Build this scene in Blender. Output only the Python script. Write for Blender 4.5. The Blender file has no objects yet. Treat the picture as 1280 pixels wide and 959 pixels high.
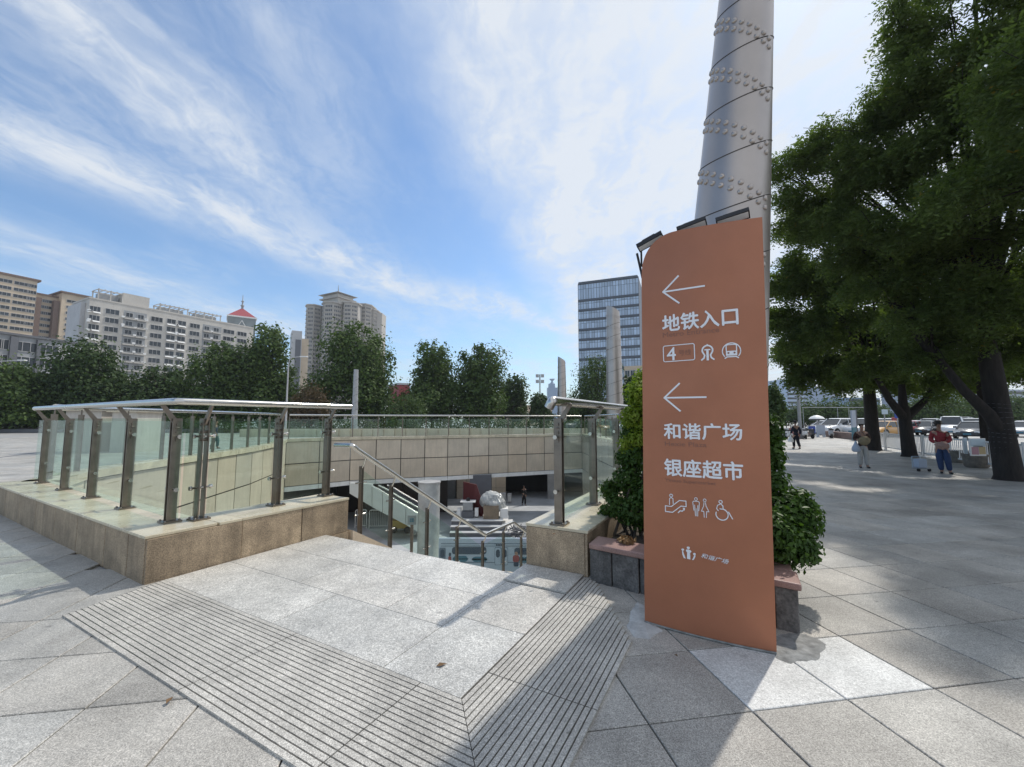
import bpy, bmesh, math, random
import numpy as np
from mathutils import Vector, Matrix
random.seed(7); np.random.seed(7)
SC = bpy.context.scene; COL = SC.collection
R = math.radians
# ------------------------------------------------------------------ camera
FPX, CXP, CYP, HC = 517.0, 640.0, 479.5, 1.6          # focal length and centre in photo pixels, eye height in metres
PIT = math.atan(44.5 / FPX); CP, SP = math.cos(PIT), math.sin(PIT)
cam = bpy.data.cameras.new("camera"); cam.sensor_width = 36.0; cam.lens = 36.0 * FPX / 1280.0
cam.clip_start = 0.05; cam.clip_end = 6000
camo = bpy.data.objects.new("camera", cam); COL.objects.link(camo)
camo.location = (0, 0, HC); camo.rotation_euler = (R(90) + PIT, 0, 0); SC.camera = camo
# ------------------------------------------------------------------ sun, sky, exposure
SUN_EL, SUN_AZ = R(53), R(45)                            # azimuth clockwise from +Y
SUN_STRENGTH = 3.0; SKY_STRENGTH = 0.143
sl = bpy.data.lights.new("sun", 'SUN'); sl.energy = SUN_STRENGTH; sl.angle = R(1.0); sl.color = (1.0, 0.945, 0.86)
so = bpy.data.objects.new("sun", sl); COL.objects.link(so)
sd = Vector((math.sin(SUN_AZ) * math.cos(SUN_EL), math.cos(SUN_AZ) * math.cos(SUN_EL), math.sin(SUN_EL)))
so.rotation_euler = sd.to_track_quat('Z', 'Y').to_euler(); so.location = (0, 0, 40)
SC.view_settings.view_transform = 'Standard'; SC.view_settings.look = 'None'
SC.view_settings.exposure = 0.03; SC.view_settings.gamma = 1.0; SC.view_settings.use_curve_mapping = False
cy = SC.cycles
cy.use_denoising = True; cy.max_bounces = 7; cy.diffuse_bounces = 3; cy.glossy_bounces = 3
cy.transmission_bounces = 4; cy.transparent_max_bounces = 24; cy.caustics_reflective = False; cy.caustics_refractive = False
cy.sample_clamp_indirect = 6.0
world = bpy.data.worlds.new("World"); SC.world = world; world.use_nodes = True

class NT:
    """small helper for building node trees"""
    def __init__(s, tree):
        s.t = tree; s.n = tree.nodes; s.l = tree.links
    def new(s, typ, **kw):
        n = s.n.new(typ)
        for k, v in kw.items(): setattr(n, k, v)
        return n
    def put(s, sock, v):
        if isinstance(v, bpy.types.NodeSocket): s.l.new(v, sock)
        elif v is not None:
            if hasattr(sock.default_value, '__len__') and not hasattr(v, '__len__'): v = (v,) * len(sock.default_value)
            elif hasattr(v, '__len__') and len(v) == 3 and len(sock.default_value) == 4: v = (*v, 1)
            sock.default_value = v
    def m(s, op, a, b=None, c=None, clamp=False):
        n = s.new('ShaderNodeMath', operation=op, use_clamp=clamp); s.put(n.inputs[0], a)
        if b is not None: s.put(n.inputs[1], b)
        if c is not None: s.put(n.inputs[2], c)
        return n.outputs[0]
    def smooth(s, v, a, b):
        n = s.new('ShaderNodeMapRange', interpolation_type='SMOOTHSTEP'); s.put(n.inputs[0], v)
        s.put(n.inputs[1], a); s.put(n.inputs[2], b); n.inputs[3].default_value = 0; n.inputs[4].default_value = 1
        return n.outputs[0]
    def rng(s, v, a, b, c, d):
        n = s.new('ShaderNodeMapRange'); s.put(n.inputs[0], v)
        for i, q in enumerate((a, b, c, d)): n.inputs[i + 1].default_value = q
        return n.outputs[0]
    def noise(s, vec, scale, detail=4, rough=0.55, dist=0.0):
        n = s.new('ShaderNodeTexNoise'); s.put(n.inputs['Vector'], vec)
        n.inputs['Scale'].default_value = scale; n.inputs['Detail'].default_value = detail
        n.inputs['Roughness'].default_value = rough; n.inputs['Distortion'].default_value = dist
        return n.outputs['Fac']
    def mix(s, f, a, b, blend='MIX'):
        n = s.new('ShaderNodeMix', data_type='RGBA', blend_type=blend); s.put(n.inputs[0], f); s.put(n.inputs[6], a); s.put(n.inputs[7], b)
        return n.outputs[2]
    def xyz(s, x, y, z):
        n = s.new('ShaderNodeCombineXYZ'); s.put(n.inputs[0], x); s.put(n.inputs[1], y); s.put(n.inputs[2], z); return n.outputs[0]
    def sep(s, v):
        n = s.new('ShaderNodeSeparateXYZ'); s.put(n.inputs[0], v); return n.outputs

def build_sky():
    k = NT(world.node_tree); k.n.clear()
    sky = k.new('ShaderNodeTexSky', sky_type='NISHITA'); sky.sun_disc = False
    sky.sun_elevation = SUN_EL; sky.sun_rotation = SUN_AZ; sky.altitude = 50; sky.air_density = 1.0; sky.dust_density = 0.8; sky.ozone_density = 2.2
    d = k.new('ShaderNodeTexCoord').outputs['Generated']
    x, y, z = k.sep(d)
    zz = k.m('ADD', k.m('MAXIMUM', z, 0.0), 0.03)
    px, py = k.m('DIVIDE', x, zz), k.m('DIVIDE', y, zz)      # the sky seen as a flat sheet overhead
    base = k.xyz(px, py, 0)
    w1 = k.m('SUBTRACT', k.noise(base, 1.3, 3), 0.5); w2 = k.m('SUBTRACT', k.noise(k.xyz(k.m('ADD', px, 7.3), py, 2.0), 1.3, 3), 0.5)
    f1 = k.m('SUBTRACT', k.noise(base, 5.0, 5, 0.6), 0.5)
    wx = k.m('ADD', k.m('ADD', px, k.m('MULTIPLY', w1, 0.22)), k.m('MULTIPLY', f1, 0.10)); wy = k.m('ADD', py, k.m('MULTIPLY', w2, 0.34))
    fib = k.noise(k.xyz(k.m('MULTIPLY', wx, 3.2), k.m('MULTIPLY', wy, 1.1), 0), 2.1, 8, 0.62, 0.4)   # fibrous texture drawn out along the wind
    fib2 = k.noise(k.xyz(k.m('MULTIPLY', wx, 1.5), wy, 3.0), 7.5, 7, 0.66, 0.8)
    fib = k.m('ADD', k.m('MULTIPLY', fib, 0.62), k.m('MULTIPLY', fib2, 0.38))
    soft = k.noise(k.xyz(wx, k.m('MULTIPLY', wy, 0.6), 5.0), 1.6, 6, 0.58)
    def streak(ax, ay, bx, by, wid, y0, y1):
        # a long band of cirrus between two points of the sheet
        sl_ = (bx - ax) / (by - ay)
        dx = k.m('SUBTRACT', k.m('SUBTRACT', wx, ax), k.m('MULTIPLY', k.m('SUBTRACT', wy, ay), sl_))
        g = k.m('POWER', 2.718, k.m('MULTIPLY', -1.0, k.m('POWER', k.m('DIVIDE', k.m('ABSOLUTE', dx), wid), 2.0)))
        return k.m('MULTIPLY', k.m('MULTIPLY', g, k.smooth(wy, y0 - 0.5, y0 + 0.2)), k.m('SUBTRACT', 1.0, k.smooth(wy, y1 - 0.4, y1 + 0.7)))
    s1 = streak(-1.04, 0.95, -0.95, 1.89, 0.20, 0.2, 1.45)
    s2 = streak(-1.66, 1.24, -0.80, 2.72, 0.30, 0.0, 3.1)
    s3 = streak(-0.55, 0.85, -0.62, 1.35, 0.16, 0.2, 1.3)
    s4 = streak(-0.25, 2.9, 0.25, 3.6, 0.28, 2.9, 4.2)
    s5 = streak(-2.6, 1.6, -2.2, 4.0, 0.3, 0.4, 4.5)
    veil = k.smooth(k.m('SUBTRACT', k.m('SUBTRACT', wx, -0.33), k.m('MULTIPLY', k.m('SUBTRACT', wy, 0.9), 0.24)), -0.16, 0.34)
    fibs = k.smooth(fib, 0.36, 0.62); sft = k.smooth(soft, 0.36, 0.68)
    st_ = k.m('ADD', k.m('ADD', k.m('MULTIPLY', s1, 1.0), k.m('MULTIPLY', s2, 0.86)), k.m('ADD', k.m('MULTIPLY', s3, 0.45), k.m('ADD', k.m('MULTIPLY', s4, 0.6), k.m('MULTIPLY', s5, 0.5))))
    st_ = k.m('MULTIPLY', st_, k.m('ADD', 0.48, k.m('MULTIPLY', fibs, 0.50)))
    vl = k.m('MULTIPLY', veil, k.m('ADD', 0.56, k.m('ADD', k.m('MULTIPLY', sft, 0.30), k.m('MULTIPLY', fibs, 0.26))))
    wisps = k.m('MULTIPLY', k.m('MULTIPLY', fibs, sft), 0.24)
    low = k.m('MULTIPLY', k.m('SUBTRACT', 1.0, k.smooth(z, 0.05, 0.36)), k.m('ADD', 0.12, k.m('MULTIPLY', sft, 0.30)))
    den = k.m('ADD', k.m('ADD', k.m('MAXIMUM', st_, vl), wisps), low, clamp=True)
    den = k.m('MULTIPLY', den, 0.9)
    cloud = k.mix(den, (4.7, 5.4, 6.3), (5.7, 5.95, 6.25))
    tint = k.mix(1.0, sky.outputs[0], (0.95, 1.11, 1.20), 'MULTIPLY')
    c = k.mix(den, tint, cloud)
    bg = k.new('ShaderNodeBackground'); k.put(bg.inputs[0], c); bg.inputs[1].default_value = SKY_STRENGTH
    out = k.new('ShaderNodeOutputWorld'); k.l.new(bg.outputs[0], out.inputs[0])
build_sky()
# ------------------------------------------------------------------ measuring: photo pixels to points of the place
def ray(x, y):
    a = (x - CXP) / FPX; b = -(y - CYP) / FPX
    return Vector((a, CP - b * SP, SP + b * CP))
def G(x, y, z=0.0):
    d = ray(x, y); t = (z - HC) / d.z
    return Vector((d.x * t, d.y * t, z))
def at(x, y, Y):
    d = ray(x, y); t = Y / d.y
    return Vector((d.x * t, Y, HC + d.z * t))
# frame of the stairwell: s runs along the stair edge, t runs down the stairs, from the near parapet corner
AL = R(28.9); E1 = Vector((math.cos(AL), -math.sin(AL), 0)); E2 = Vector((math.sin(AL), math.cos(AL), 0)); A0 = G(179.6, 732)
def ST(s, t, z=0.0):
    p = A0 + E1 * s + E2 * t; return Vector((p.x, p.y, z))
STROT = -AL                                              # z rotation of that frame
# ------------------------------------------------------------------ objects
ORI = {}
def setp(o, label=None, cat=None, group=None, kind=None):
    if label: o['label'] = label
    if cat: o['category'] = cat
    if group: o['group'] = group
    if kind: o['kind'] = kind
    return o
def thing(name, label, cat, loc=(0, 0, 0), group=None, rz=0.0):
    o = bpy.data.objects.new(name, None); COL.objects.link(o); o.location = loc; o.rotation_euler = (0, 0, rz)
    o.empty_display_size = 0.2
    ORI[o.name] = Matrix.Translation(Vector(loc)) @ Matrix.Rotation(rz, 4, 'Z')
    return setp(o, label, cat, group)
def link_mesh(name, me, parent=None, loc=(0, 0, 0), rz=0.0, rot=None):
    o = bpy.data.objects.new(name, me); COL.objects.link(o); o.location = loc
    o.rotation_euler = rot if rot is not None else (0, 0, rz)
    if parent: o.parent = parent
    return o
def copy_tree(o, parent=None):
    c = o.copy(); COL.objects.link(c)
    if parent: c.parent = parent
    if o.name in ORI: ORI[c.name] = ORI[o.name]
    for ch in list(o.children): copy_tree(ch, c)
    return c

class MB:
    def __init__(s): s.v = []; s.f = []; s.mi = []; s.sm = []
    def add(s, vs, fs, mi=0, smooth=False):
        n = len(s.v); s.v += [tuple(v) for v in vs]
        for f in fs: s.f.append(tuple(i + n for i in f)); s.mi.append(mi); s.sm.append(smooth)
        return s
    def box(s, c, d, mi=0, rz=0.0, M=None):
        x, y, z = d[0] / 2, d[1] / 2, d[2] / 2
        vs = [Vector((a * x, b * y, e * z)) for e in (-1, 1) for a, b in ((-1, -1), (1, -1), (1, 1), (-1, 1))]
        if M is not None: vs = [M @ v for v in vs]
        elif rz: rr = Matrix.Rotation(rz, 3, 'Z'); vs = [rr @ v for v in vs]
        c = Vector(c); vs = [v + c for v in vs]
        return s.add(vs, [(0, 3, 2, 1), (4, 5, 6, 7), (0, 1, 5, 4), (1, 2, 6, 5), (2, 3, 7, 6), (3, 0, 4, 7)], mi)
    def prism(s, poly, z0, z1, mi=0):
        n = len(poly); vs = [(p[0], p[1], z0) for p in poly] + [(p[0], p[1], z1) for p in poly]
        return s.add(vs, [tuple(range(n))[::-1], tuple(range(n, 2 * n))] + [(i, (i + 1) % n, n + (i + 1) % n, n + i) for i in range(n)], mi)
    def extr(s, pts, vec, mi=0, smooth=False):
        # closed 3-D outline pushed along vec
        n = len(pts); vec = Vector(vec); vs = [Vector(p) for p in pts]; vs += [p + vec for p in vs]
        s.add(vs, [tuple(range(n))[::-1], tuple(range(n, 2 * n))], mi)
        return s.add(vs, [(i, (i + 1) % n, n + (i + 1) % n, n + i) for i in range(n)], mi, smooth)
    def tube(s, path, r, seg=8, mi=0, cap=True, smooth=True):
        path = [Vector(p) for p in path]; n = len(path); rs = r if hasattr(r, '__len__') else [r] * n
        t0 = (path[1] - path[0]).normalized(); up = Vector((0, 0, 1)) if abs(t0.z) < 0.9 else Vector((1, 0, 0))
        a = t0.cross(up).normalized(); vs = []
        for i, p in enumerate(path):
            t = ((path[min(i + 1, n - 1)] - path[max(i - 1, 0)])).normalized()
            a = (a - t * a.dot(t)).normalized(); b = t.cross(a)
            for k in range(seg):
                q = 2 * math.pi * k / seg; vs.append(p + (a * math.cos(q) + b * math.sin(q)) * rs[i])
        fs = [(i * seg + k, i * seg + (k + 1) % seg, (i + 1) * seg + (k + 1) % seg, (i + 1) * seg + k) for i in range(n - 1) for k in range(seg)]
        s.add(vs, fs, mi, smooth)
        if cap: s.add(vs[:seg], [tuple(range(seg))[::-1]], mi); s.add(vs[-seg:], [tuple(range(seg))], mi)
        return s
    def lathe(s, prof, c=(0, 0, 0), seg=16, mi=0, smooth=True, cap=True):
        c = Vector(c); vs = []
        for r, z in prof:
            for k in range(seg):
                q = 2 * math.pi * k / seg; vs.append(c + Vector((r * math.cos(q), r * math.sin(q), z)))
        n = len(prof)
        fs = [(i * seg + k, i * seg + (k + 1) % seg, (i + 1) * seg + (k + 1) % seg, (i + 1) * seg + k) for i in range(n - 1) for k in range(seg)]
        s.add(vs, fs, mi, smooth)
        if cap: s.add(vs[:seg], [tuple(range(seg))[::-1]], mi); s.add(vs[-seg:], [tuple(range(seg))], mi)
        return s
    def mesh(s, name, mats, inv=None):
        me = bpy.data.meshes.new(name); vs = s.v
        if inv is not None: vs = [tuple(inv @ Vector(v)) for v in vs]
        me.from_pydata(vs, [], s.f)
        for m in (mats if isinstance(mats, (list, tuple)) else [mats]): me.materials.append(m)
        me.polygons.foreach_set('material_index', s.mi); me.polygons.foreach_set('use_smooth', s.sm); me.update()
        return me
    def build(s, name, mats, parent=None, bevel=0.0, **kw):
        # vertices are given in world coordinates; the parent's own frame is taken off
        inv = None; m = ORI.get(parent.name) if parent else None
        if m is not None: inv = m.inverted()
        o = link_mesh(name, s.mesh(name, mats, inv), parent)
        if m is not None: ORI[o.name] = m
        if bevel:
            b = o.modifiers.new('bevel', 'BEVEL'); b.width = bevel; b.segments = 2; b.limit_method = 'ANGLE'; b.angle_limit = R(40)
        return setp(o, **kw)
    def local(s, name, mats, parent=None, loc=(0, 0, 0), rz=0.0, rot=None, **kw):
        return setp(link_mesh(name, s.mesh(name, mats), parent, loc, rz, rot), **kw)
# ------------------------------------------------------------------ materials
def material(name, col, rough=0.6, metal=0.0, var=0.0, speck=0.0, speck_scale=120, blotch=0.0, blotch_scale=2.0, bump=0.0, bump_scale=80,
             spec=0.5, rand=0.0, warm=0.0, rough_var=0.0, coord='world', stretch=None, sheen=None, streak=0.0, stain=0.0):
    m = bpy.data.materials.new(name); m.use_nodes = True; k = NT(m.node_tree); b = k.n['Principled BSDF']
    b.inputs['Roughness'].default_value = rough; b.inputs['Metallic'].default_value = metal
    b.inputs['Specular IOR Level'].default_value = spec
    c = (*col, 1.0); geo = k.new('ShaderNodeNewGeometry')
    vec = geo.outputs['Position'] if coord == 'world' else k.new('ShaderNodeTexCoord').outputs['Object']
    if stretch:
        mp = k.new('ShaderNodeMapping'); k.put(mp.inputs[0], vec); mp.inputs['Scale'].default_value = stretch; vec = mp.outputs[0]
    fac = None
    def mul(v):
        nonlocal fac
        fac = v if fac is None else k.m('MULTIPLY', fac, v)
    if speck:
        mul(k.rng(k.noise(vec, speck_scale, 2, 0.6), 0.3, 0.7, 1 - speck, 1 + speck))
    if blotch:
        mul(k.rng(k.noise(vec, blotch_scale, 6, 0.62), 0.3, 0.7, 1 - blotch, 1 + blotch))
    if stain:
        mul(k.rng(k.noise(vec, 0.75, 9, 0.68, 0.6), 0.44, 0.66, 1.06, 1 - stain)); mul(k.rng(k.noise(vec, 6.5, 5, 0.7), 0.55, 0.72, 1.0, 1 - stain * .6)); mul(k.rng(k.noise(vec, 30, 4, 0.7), 0.3, 0.7, 0.82, 1.18)); mul(k.rng(k.noise(vec, 75, 2, 0.7), 0.32, 0.68, 0.76, 1.24)); mul(k.rng(k.noise(k.xyz(k.sep(vec)[0], k.sep(vec)[1], 9.0), 0.33, 4, 0.5), 0.35, 0.65, 0.88, 1.1))
    if stain:
        vo = k.new('ShaderNodeTexVoronoi'); k.put(vo.inputs['Vector'], vec); vo.inputs['Scale'].default_value = 2.6; wob = k.m('MULTIPLY', k.noise(vec, 22, 3), .05)
        mul(k.rng(k.m('ADD', vo.outputs['Distance'], wob), 0.05, 0.09, 0.62, 1.0))
    if streak:
        mp = k.new('ShaderNodeMapping'); k.put(mp.inputs[0], vec); mp.inputs['Scale'].default_value = (5, 5, 0.5)
        mul(k.rng(k.noise(mp.outputs[0], 2.2, 5, 0.6), 0.35, 0.7, 1 - streak, 1 + streak * 0.5))
    if rand:
        r1 = k.new('ShaderNodeObjectInfo').outputs['Random']
        rr = k.m('FRACT', k.m('ADD', r1, geo.outputs['Random Per Island']))
        mul(k.rng(rr, 0, 1, 1 - rand, 1 + rand))
    colr = c
    if warm:
        r2 = k.m('FRACT', k.m('MULTIPLY', k.m('ADD', k.new('ShaderNodeObjectInfo').outputs['Random'], geo.outputs['Random Per Island']), 7.31))
        colr = k.mix(k.rng(r2, 0, 1, 0, 1), (col[0] * (1 + warm), col[1], col[2] * (1 - warm)), (col[0] * (1 - warm), col[1], col[2] * (1 + warm)))
    if fac is not None:
        g = k.xyz(fac, fac, fac); colr = k.mix(1.0, colr, g, 'MULTIPLY')
    k.put(b.inputs['Base Color'], colr)
    if rough_var: k.put(b.inputs['Roughness'], k.rng(k.noise(vec, 3.0, 5), 0.3, 0.7, max(0.05, rough - rough_var), rough + rough_var))
    if bump:
        bn = k.new('ShaderNodeBump'); bn.inputs['Strength'].default_value = bump; bn.inputs['Distance'].default_value = 0.01
        k.put(bn.inputs['Height'], k.noise(vec, bump_scale, 4, 0.65)); k.l.new(bn.outputs[0], b.inputs['Normal'])
    return m
def glass_mat(name, tint, gloss=0.06, rough=0.02):
    m = bpy.data.materials.new(name); m.use_nodes = True; k = NT(m.node_tree); k.n.clear()
    tr = k.new('ShaderNodeBsdfTransparent'); tr.inputs[0].default_value = (*tint, 1)
    gl = k.new('ShaderNodeBsdfGlossy'); gl.inputs['Roughness'].default_value = rough; gl.inputs[0].default_value = (0.95, 1, 0.98, 1)
    geo = k.new('ShaderNodeNewGeometry')
    dust = k.rng(k.noise(geo.outputs['Position'], 1.6, 5, 0.6), 0.45, 0.8, 0.0, 0.03)
    df = k.new('ShaderNodeBsdfDiffuse'); df.inputs[0].default_value = (0.5, 0.53, 0.5, 1)
    m0 = k.new('ShaderNodeMixShader'); k.put(m0.inputs[0], dust); k.l.new(tr.outputs[0], m0.inputs[1]); k.l.new(df.outputs[0], m0.inputs[2])
    lw = k.new('ShaderNodeLayerWeight'); lw.inputs[0].default_value = 0.5; fr = k.m('POWER', lw.outputs['Facing'], 5.0)
    mx = k.new('ShaderNodeMixShader'); k.put(mx.inputs[0], k.m('ADD', k.m('MULTIPLY', fr, 0.55), gloss * 0.5)); k.l.new(m0.outputs[0], mx.inputs[1]); k.l.new(gl.outputs[0], mx.inputs[2])
    o = k.new('ShaderNodeOutputMaterial'); k.l.new(mx.outputs[0], o.inputs[0])
    return m
def leaf_mat(name, c0, c1, rough=0.5, trans=0.25, scale=0.6):
    m = bpy.data.materials.new(name); m.use_nodes = True; k = NT(m.node_tree); b = k.n['Principled BSDF']
    geo = k.new('ShaderNodeNewGeometry'); n = k.noise(geo.outputs['Position'], scale, 3)
    f = k.m('ADD', k.m('MULTIPLY', geo.outputs['Random Per Island'], 0.6), k.m('MULTIPLY', k.rng(n, 0.3, 0.7, 0, 1), 0.4))
    c = k.mix(f, c0, c1); k.put(b.inputs['Base Color'], c); b.inputs['Roughness'].default_value = rough + .12; b.inputs['Specular IOR Level'].default_value = 0.2
    t = k.new('ShaderNodeBsdfTranslucent'); k.put(t.inputs[0], k.mix(1.0, c, (1.15, 1.35, 0.5), 'MULTIPLY'))
    mx = k.new('ShaderNodeMixShader'); mx.inputs[0].default_value = trans; k.l.new(b.outputs[0], mx.inputs[1]); k.l.new(t.outputs[0], mx.inputs[2])
    k.l.new(mx.outputs[0], k.n['Material Output'].inputs[0])
    return m
M = {}
M['granite'] = material('grey_granite', (0.375, 0.358, 0.325), 0.55, stain=.26, speck=0.38, speck_scale=150, blotch=0.2, blotch_scale=1.7, bump=0.12, bump_scale=220, rand=0.11, warm=0.022, rough_var=0.12)
M['landing'] = material('pale_granite', (0.485, 0.47, 0.435), 0.55, stain=.16, speck=0.36, speck_scale=150, blotch=0.18, blotch_scale=2.3, bump=0.1, bump_scale=220, rand=0.06, warm=0.015, rough_var=0.1)
M['white_tile'] = material('white_granite', (0.60, 0.60, 0.58), 0.6, stain=.25, speck=0.12, speck_scale=150, blotch=0.09, blotch_scale=4, rand=0.04)
M['joint'] = material('dark_joint', (0.085, 0.08, 0.075), 0.9, blotch=0.3)
M['cement'] = material('pale_cement', (0.46, 0.46, 0.45), 0.85, speck=0.1, speck_scale=60, blotch=0.25, blotch_scale=9, bump=0.3, bump_scale=60)
M['mortar'] = material('dark_mortar', (0.24, 0.24, 0.23), 0.9, blotch=0.4, blotch_scale=14, bump=0.5, bump_scale=60)
M['groove'] = material('ridge_granite', (0.45, 0.43, 0.39), 0.6, stain=.2, speck=0.34, speck_scale=150, blotch=0.2, blotch_scale=1.5, bump=0.1, bump_scale=200, rand=0.05)
M['groove_dark'] = material('groove_dirt', (0.075, 0.068, 0.06), 0.95, blotch=0.3)
M['parapet'] = material('tan_granite', (0.36, 0.275, 0.185), 0.6, speck=0.42, speck_scale=95, blotch=0.34, blotch_scale=3.2, bump=0.2, bump_scale=120, rand=0.13, streak=0.22)
M['coping'] = material('cream_granite', (0.60, 0.53, 0.39), 0.28, speck=0.16, speck_scale=120, blotch=0.2, blotch_scale=1.8, rand=0.09, rough_var=0.1)
M['clad'] = material('beige_cladding', (0.61, 0.515, 0.40), 0.5, speck=0.12, speck_scale=60, blotch=0.12, blotch_scale=0.9, rand=0.08, warm=0.03, streak=0.08)
M['fascia'] = material('pale_fascia', (0.80, 0.80, 0.78), 0.4, blotch=0.12)
M['steel'] = material('brushed_steel', (0.62, 0.60, 0.56), 0.24, 1.0, rough_var=0.06, coord='world')
M['bronze_steel'] = material('weathered_steel', (0.23, 0.20, 0.17), 0.38, 0.85, blotch=0.2, blotch_scale=6, rough_var=0.1)
M['glass'] = glass_mat('green_tinted_glass', (0.89, 0.96, 0.93), 0.07)
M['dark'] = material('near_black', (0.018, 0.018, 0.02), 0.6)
M['white'] = material('white_paint', (0.78, 0.78, 0.77), 0.45, blotch=0.06)
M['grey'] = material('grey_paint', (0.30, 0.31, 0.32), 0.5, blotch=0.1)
M['concrete'] = material('concrete', (0.38, 0.375, 0.365), 0.8, blotch=0.2, blotch_scale=1.2, speck=0.1, speck_scale=40)
# ================================================================== ground with the stairwell opening
HP = 0.457                                               # parapet height
FLOOR = -5.4
LW = [(-8.57, 7.95), (-9.35, 9.2), (-9.6, 10.6), (-9.95, 13.2), (-10.5, 16.9), (-11.5, 20.8), (-13.0, 24.0)]   # left wall of the sunken court, near to far
FW = [(-13.0, 24.0), (-10.25, 26.5), (-4.4, 28.6), (2.45, 31.6), (5.5, 32.8)]
RW = [(5.5, 32.8), (5.48, 27.0), (5.45, 22.0), (5.35, 16.6), tuple(ST(2.97, 12.0))[:2]]
hole = [tuple(ST(0.08, 1.98))[:2], tuple(ST(2.97, 1.98))[:2], tuple(ST(2.97, 12.0))[:2]] + RW[-2::-1] + FW[-2::-1] + LW[-2::-1] + [tuple(ST(-0.62, 0.62))[:2], tuple(ST(-0.62, 2.30))[:2], tuple(ST(0.0, 2.30))[:2]]
def inside(p, poly):
    x, y = p[0], p[1]; c = False; n = len(poly); j = n - 1
    for i in range(n):
        xi, yi = poly[i]; xj, yj = poly[j]
        if (yi > y) != (yj > y) and x < (xj - xi) * (y - yi) / (yj - yi) + xi: c = not c
        j = i
    return c
well = [(-4.8, 33.9), (8.4, 33.9), (8.4, 37.1), (-4.8, 37.1)]           # unseen opening added behind the far wall to let sun onto the court floor
def ground_mesh():
    bm = bmesh.new(); outer = [(-740, -240), (740, -240), (740, 1040), (-740, 1040)]
    es = []
    for loop in (outer, hole, well):
        vs = [bm.verts.new((x, y, -0.03)) for x, y in loop]
        es += [bm.edges.new((vs[i], vs[(i + 1) % len(vs)])) for i in range(len(vs))]
    bmesh.ops.triangle_fill(bm, use_beauty=True, use_dissolve=False, edges=es)
    for f in bm.faces:
        if f.normal.z < 0: f.normal_flip()
    me = bpy.data.meshes.new('ground'); bm.to_mesh(me); bm.free(); return me
def ground_material():
    m = bpy.data.materials.new('far_paving'); m.use_nodes = True; k = NT(m.node_tree); b = k.n['Principled BSDF']
    p = k.new('ShaderNodeNewGeometry').outputs['Position']
    n = k.rng(k.noise(p, 0.35, 6), 0.3, 0.7, 0.85, 1.12); n2 = k.rng(k.noise(p, 9, 3), 0.3, 0.7, 0.93, 1.07); f = k.m('MULTIPLY', n, n2)
    k.put(b.inputs['Base Color'], k.mix(1.0, (0.335, 0.33, 0.318, 1), k.xyz(f, f, f), 'MULTIPLY')); b.inputs['Roughness'].default_value = 0.6
    return m
me = ground_mesh(); me.materials.append(ground_material())
ground = setp(link_mesh('ground', me), kind='structure')
# paving: square slabs of 0.607 m laid at an angle to the stairs
TS = 0.607; TA = R(9.1); TN = Vector((math.cos(TA), math.sin(TA), 0)); TB = Vector((-math.sin(TA), math.cos(TA), 0))
ta0, tb0 = G(858, 810.6).dot(TN), G(1055, 874.4).dot(TB)
mt = MB(); g = 0.0045
mt.add([(-TS/2+g, -TS/2+g, -0.03), (TS/2-g, -TS/2+g, -0.03), (TS/2-g, TS/2-g, -0.03), (-TS/2+g, TS/2-g, -0.03),
        (-TS/2+g, -TS/2+g, -0.004), (TS/2-g, -TS/2+g, -0.004), (TS/2-g, TS/2-g, -0.004), (-TS/2+g, TS/2-g, -0.004),
        (-TS/2+g+.004, -TS/2+g+.004, 0), (TS/2-g-.004, -TS/2+g+.004, 0), (TS/2-g-.004, TS/2-g-.004, 0), (-TS/2+g+.004, TS/2-g-.004, 0)],
       [(0,1,5,4),(1,2,6,5),(2,3,7,6),(3,0,4,7),(4,5,9,8),(5,6,10,9),(6,7,11,10),(7,4,8,11),(8,9,10,11)])
tile_me = mt.mesh('paving_slab', M['granite']); tile_white = mt.mesh('white_slab', M['white_tile'])
landing_poly = [tuple(ST(0.06, -0.6))[:2], tuple(ST(4.35, -0.6))[:2], tuple(ST(4.35, 1.2))[:2], tuple(ST(3.64, 2.2))[:2], tuple(ST(0.06, 1.98))[:2]]
pbox = [tuple(ST(3.8, 2.2))[:2], tuple(ST(5.4, 2.1))[:2], tuple(ST(5.4, 6))[:2], tuple(ST(3.8, 6))[:2]]
par_l = [tuple(ST(-6.6, 0.15))[:2], tuple(ST(-0.02, 0.05))[:2], tuple(ST(-0.02, 2.3))[:2], tuple(ST(-0.6, 2.3))[:2], tuple(ST(-0.6, 0.7))[:2], tuple(ST(-6.6, 0.8))[:2]]
cells = []
for i in range(-64, 66):
    for j in range(-6, 84):
        c = TN * (ta0 + (i + 0.5) * TS) + TB * (tb0 + (j + 0.5) * TS)
        if c.y < 0.9 or abs(c.x) > 1.32 * c.y + 2.2 or c.y > 46: continue
        cs = [c + TN * (a * TS / 2) + TB * (b * TS / 2) for a in (-1, 1) for b in (-1, 1)]
        if any(inside(q, hole) or inside(q, well) for q in cs) or inside(c, hole): continue
        if all(inside(q, landing_poly) for q in cs) or all(inside(q, pbox) for q in cs) or all(inside(q, par_l) for q in cs): continue
        cells.append((c.length, c))
cells.sort(key=lambda q: q[0])
whites = [G(945, 850), G(1062, 838)]
for n, (dist, c) in enumerate(cells[:300]):
    w = any(abs((c - q).dot(TN)) < TS / 2 and abs((c - q).dot(TB)) < TS / 2 for q in whites)
    o = link_mesh('paving_slab', tile_white if w else tile_me, ground, (c.x, c.y, 0.0), TA + random.choice((0, 1, 2, 3)) * math.pi / 2)
    o.rotation_euler[0] = random.uniform(-.0012, .0012); o.rotation_euler[1] = random.uniform(-.0012, .0012)
vv = []; ff = []
h = TS / 2 - g
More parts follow.
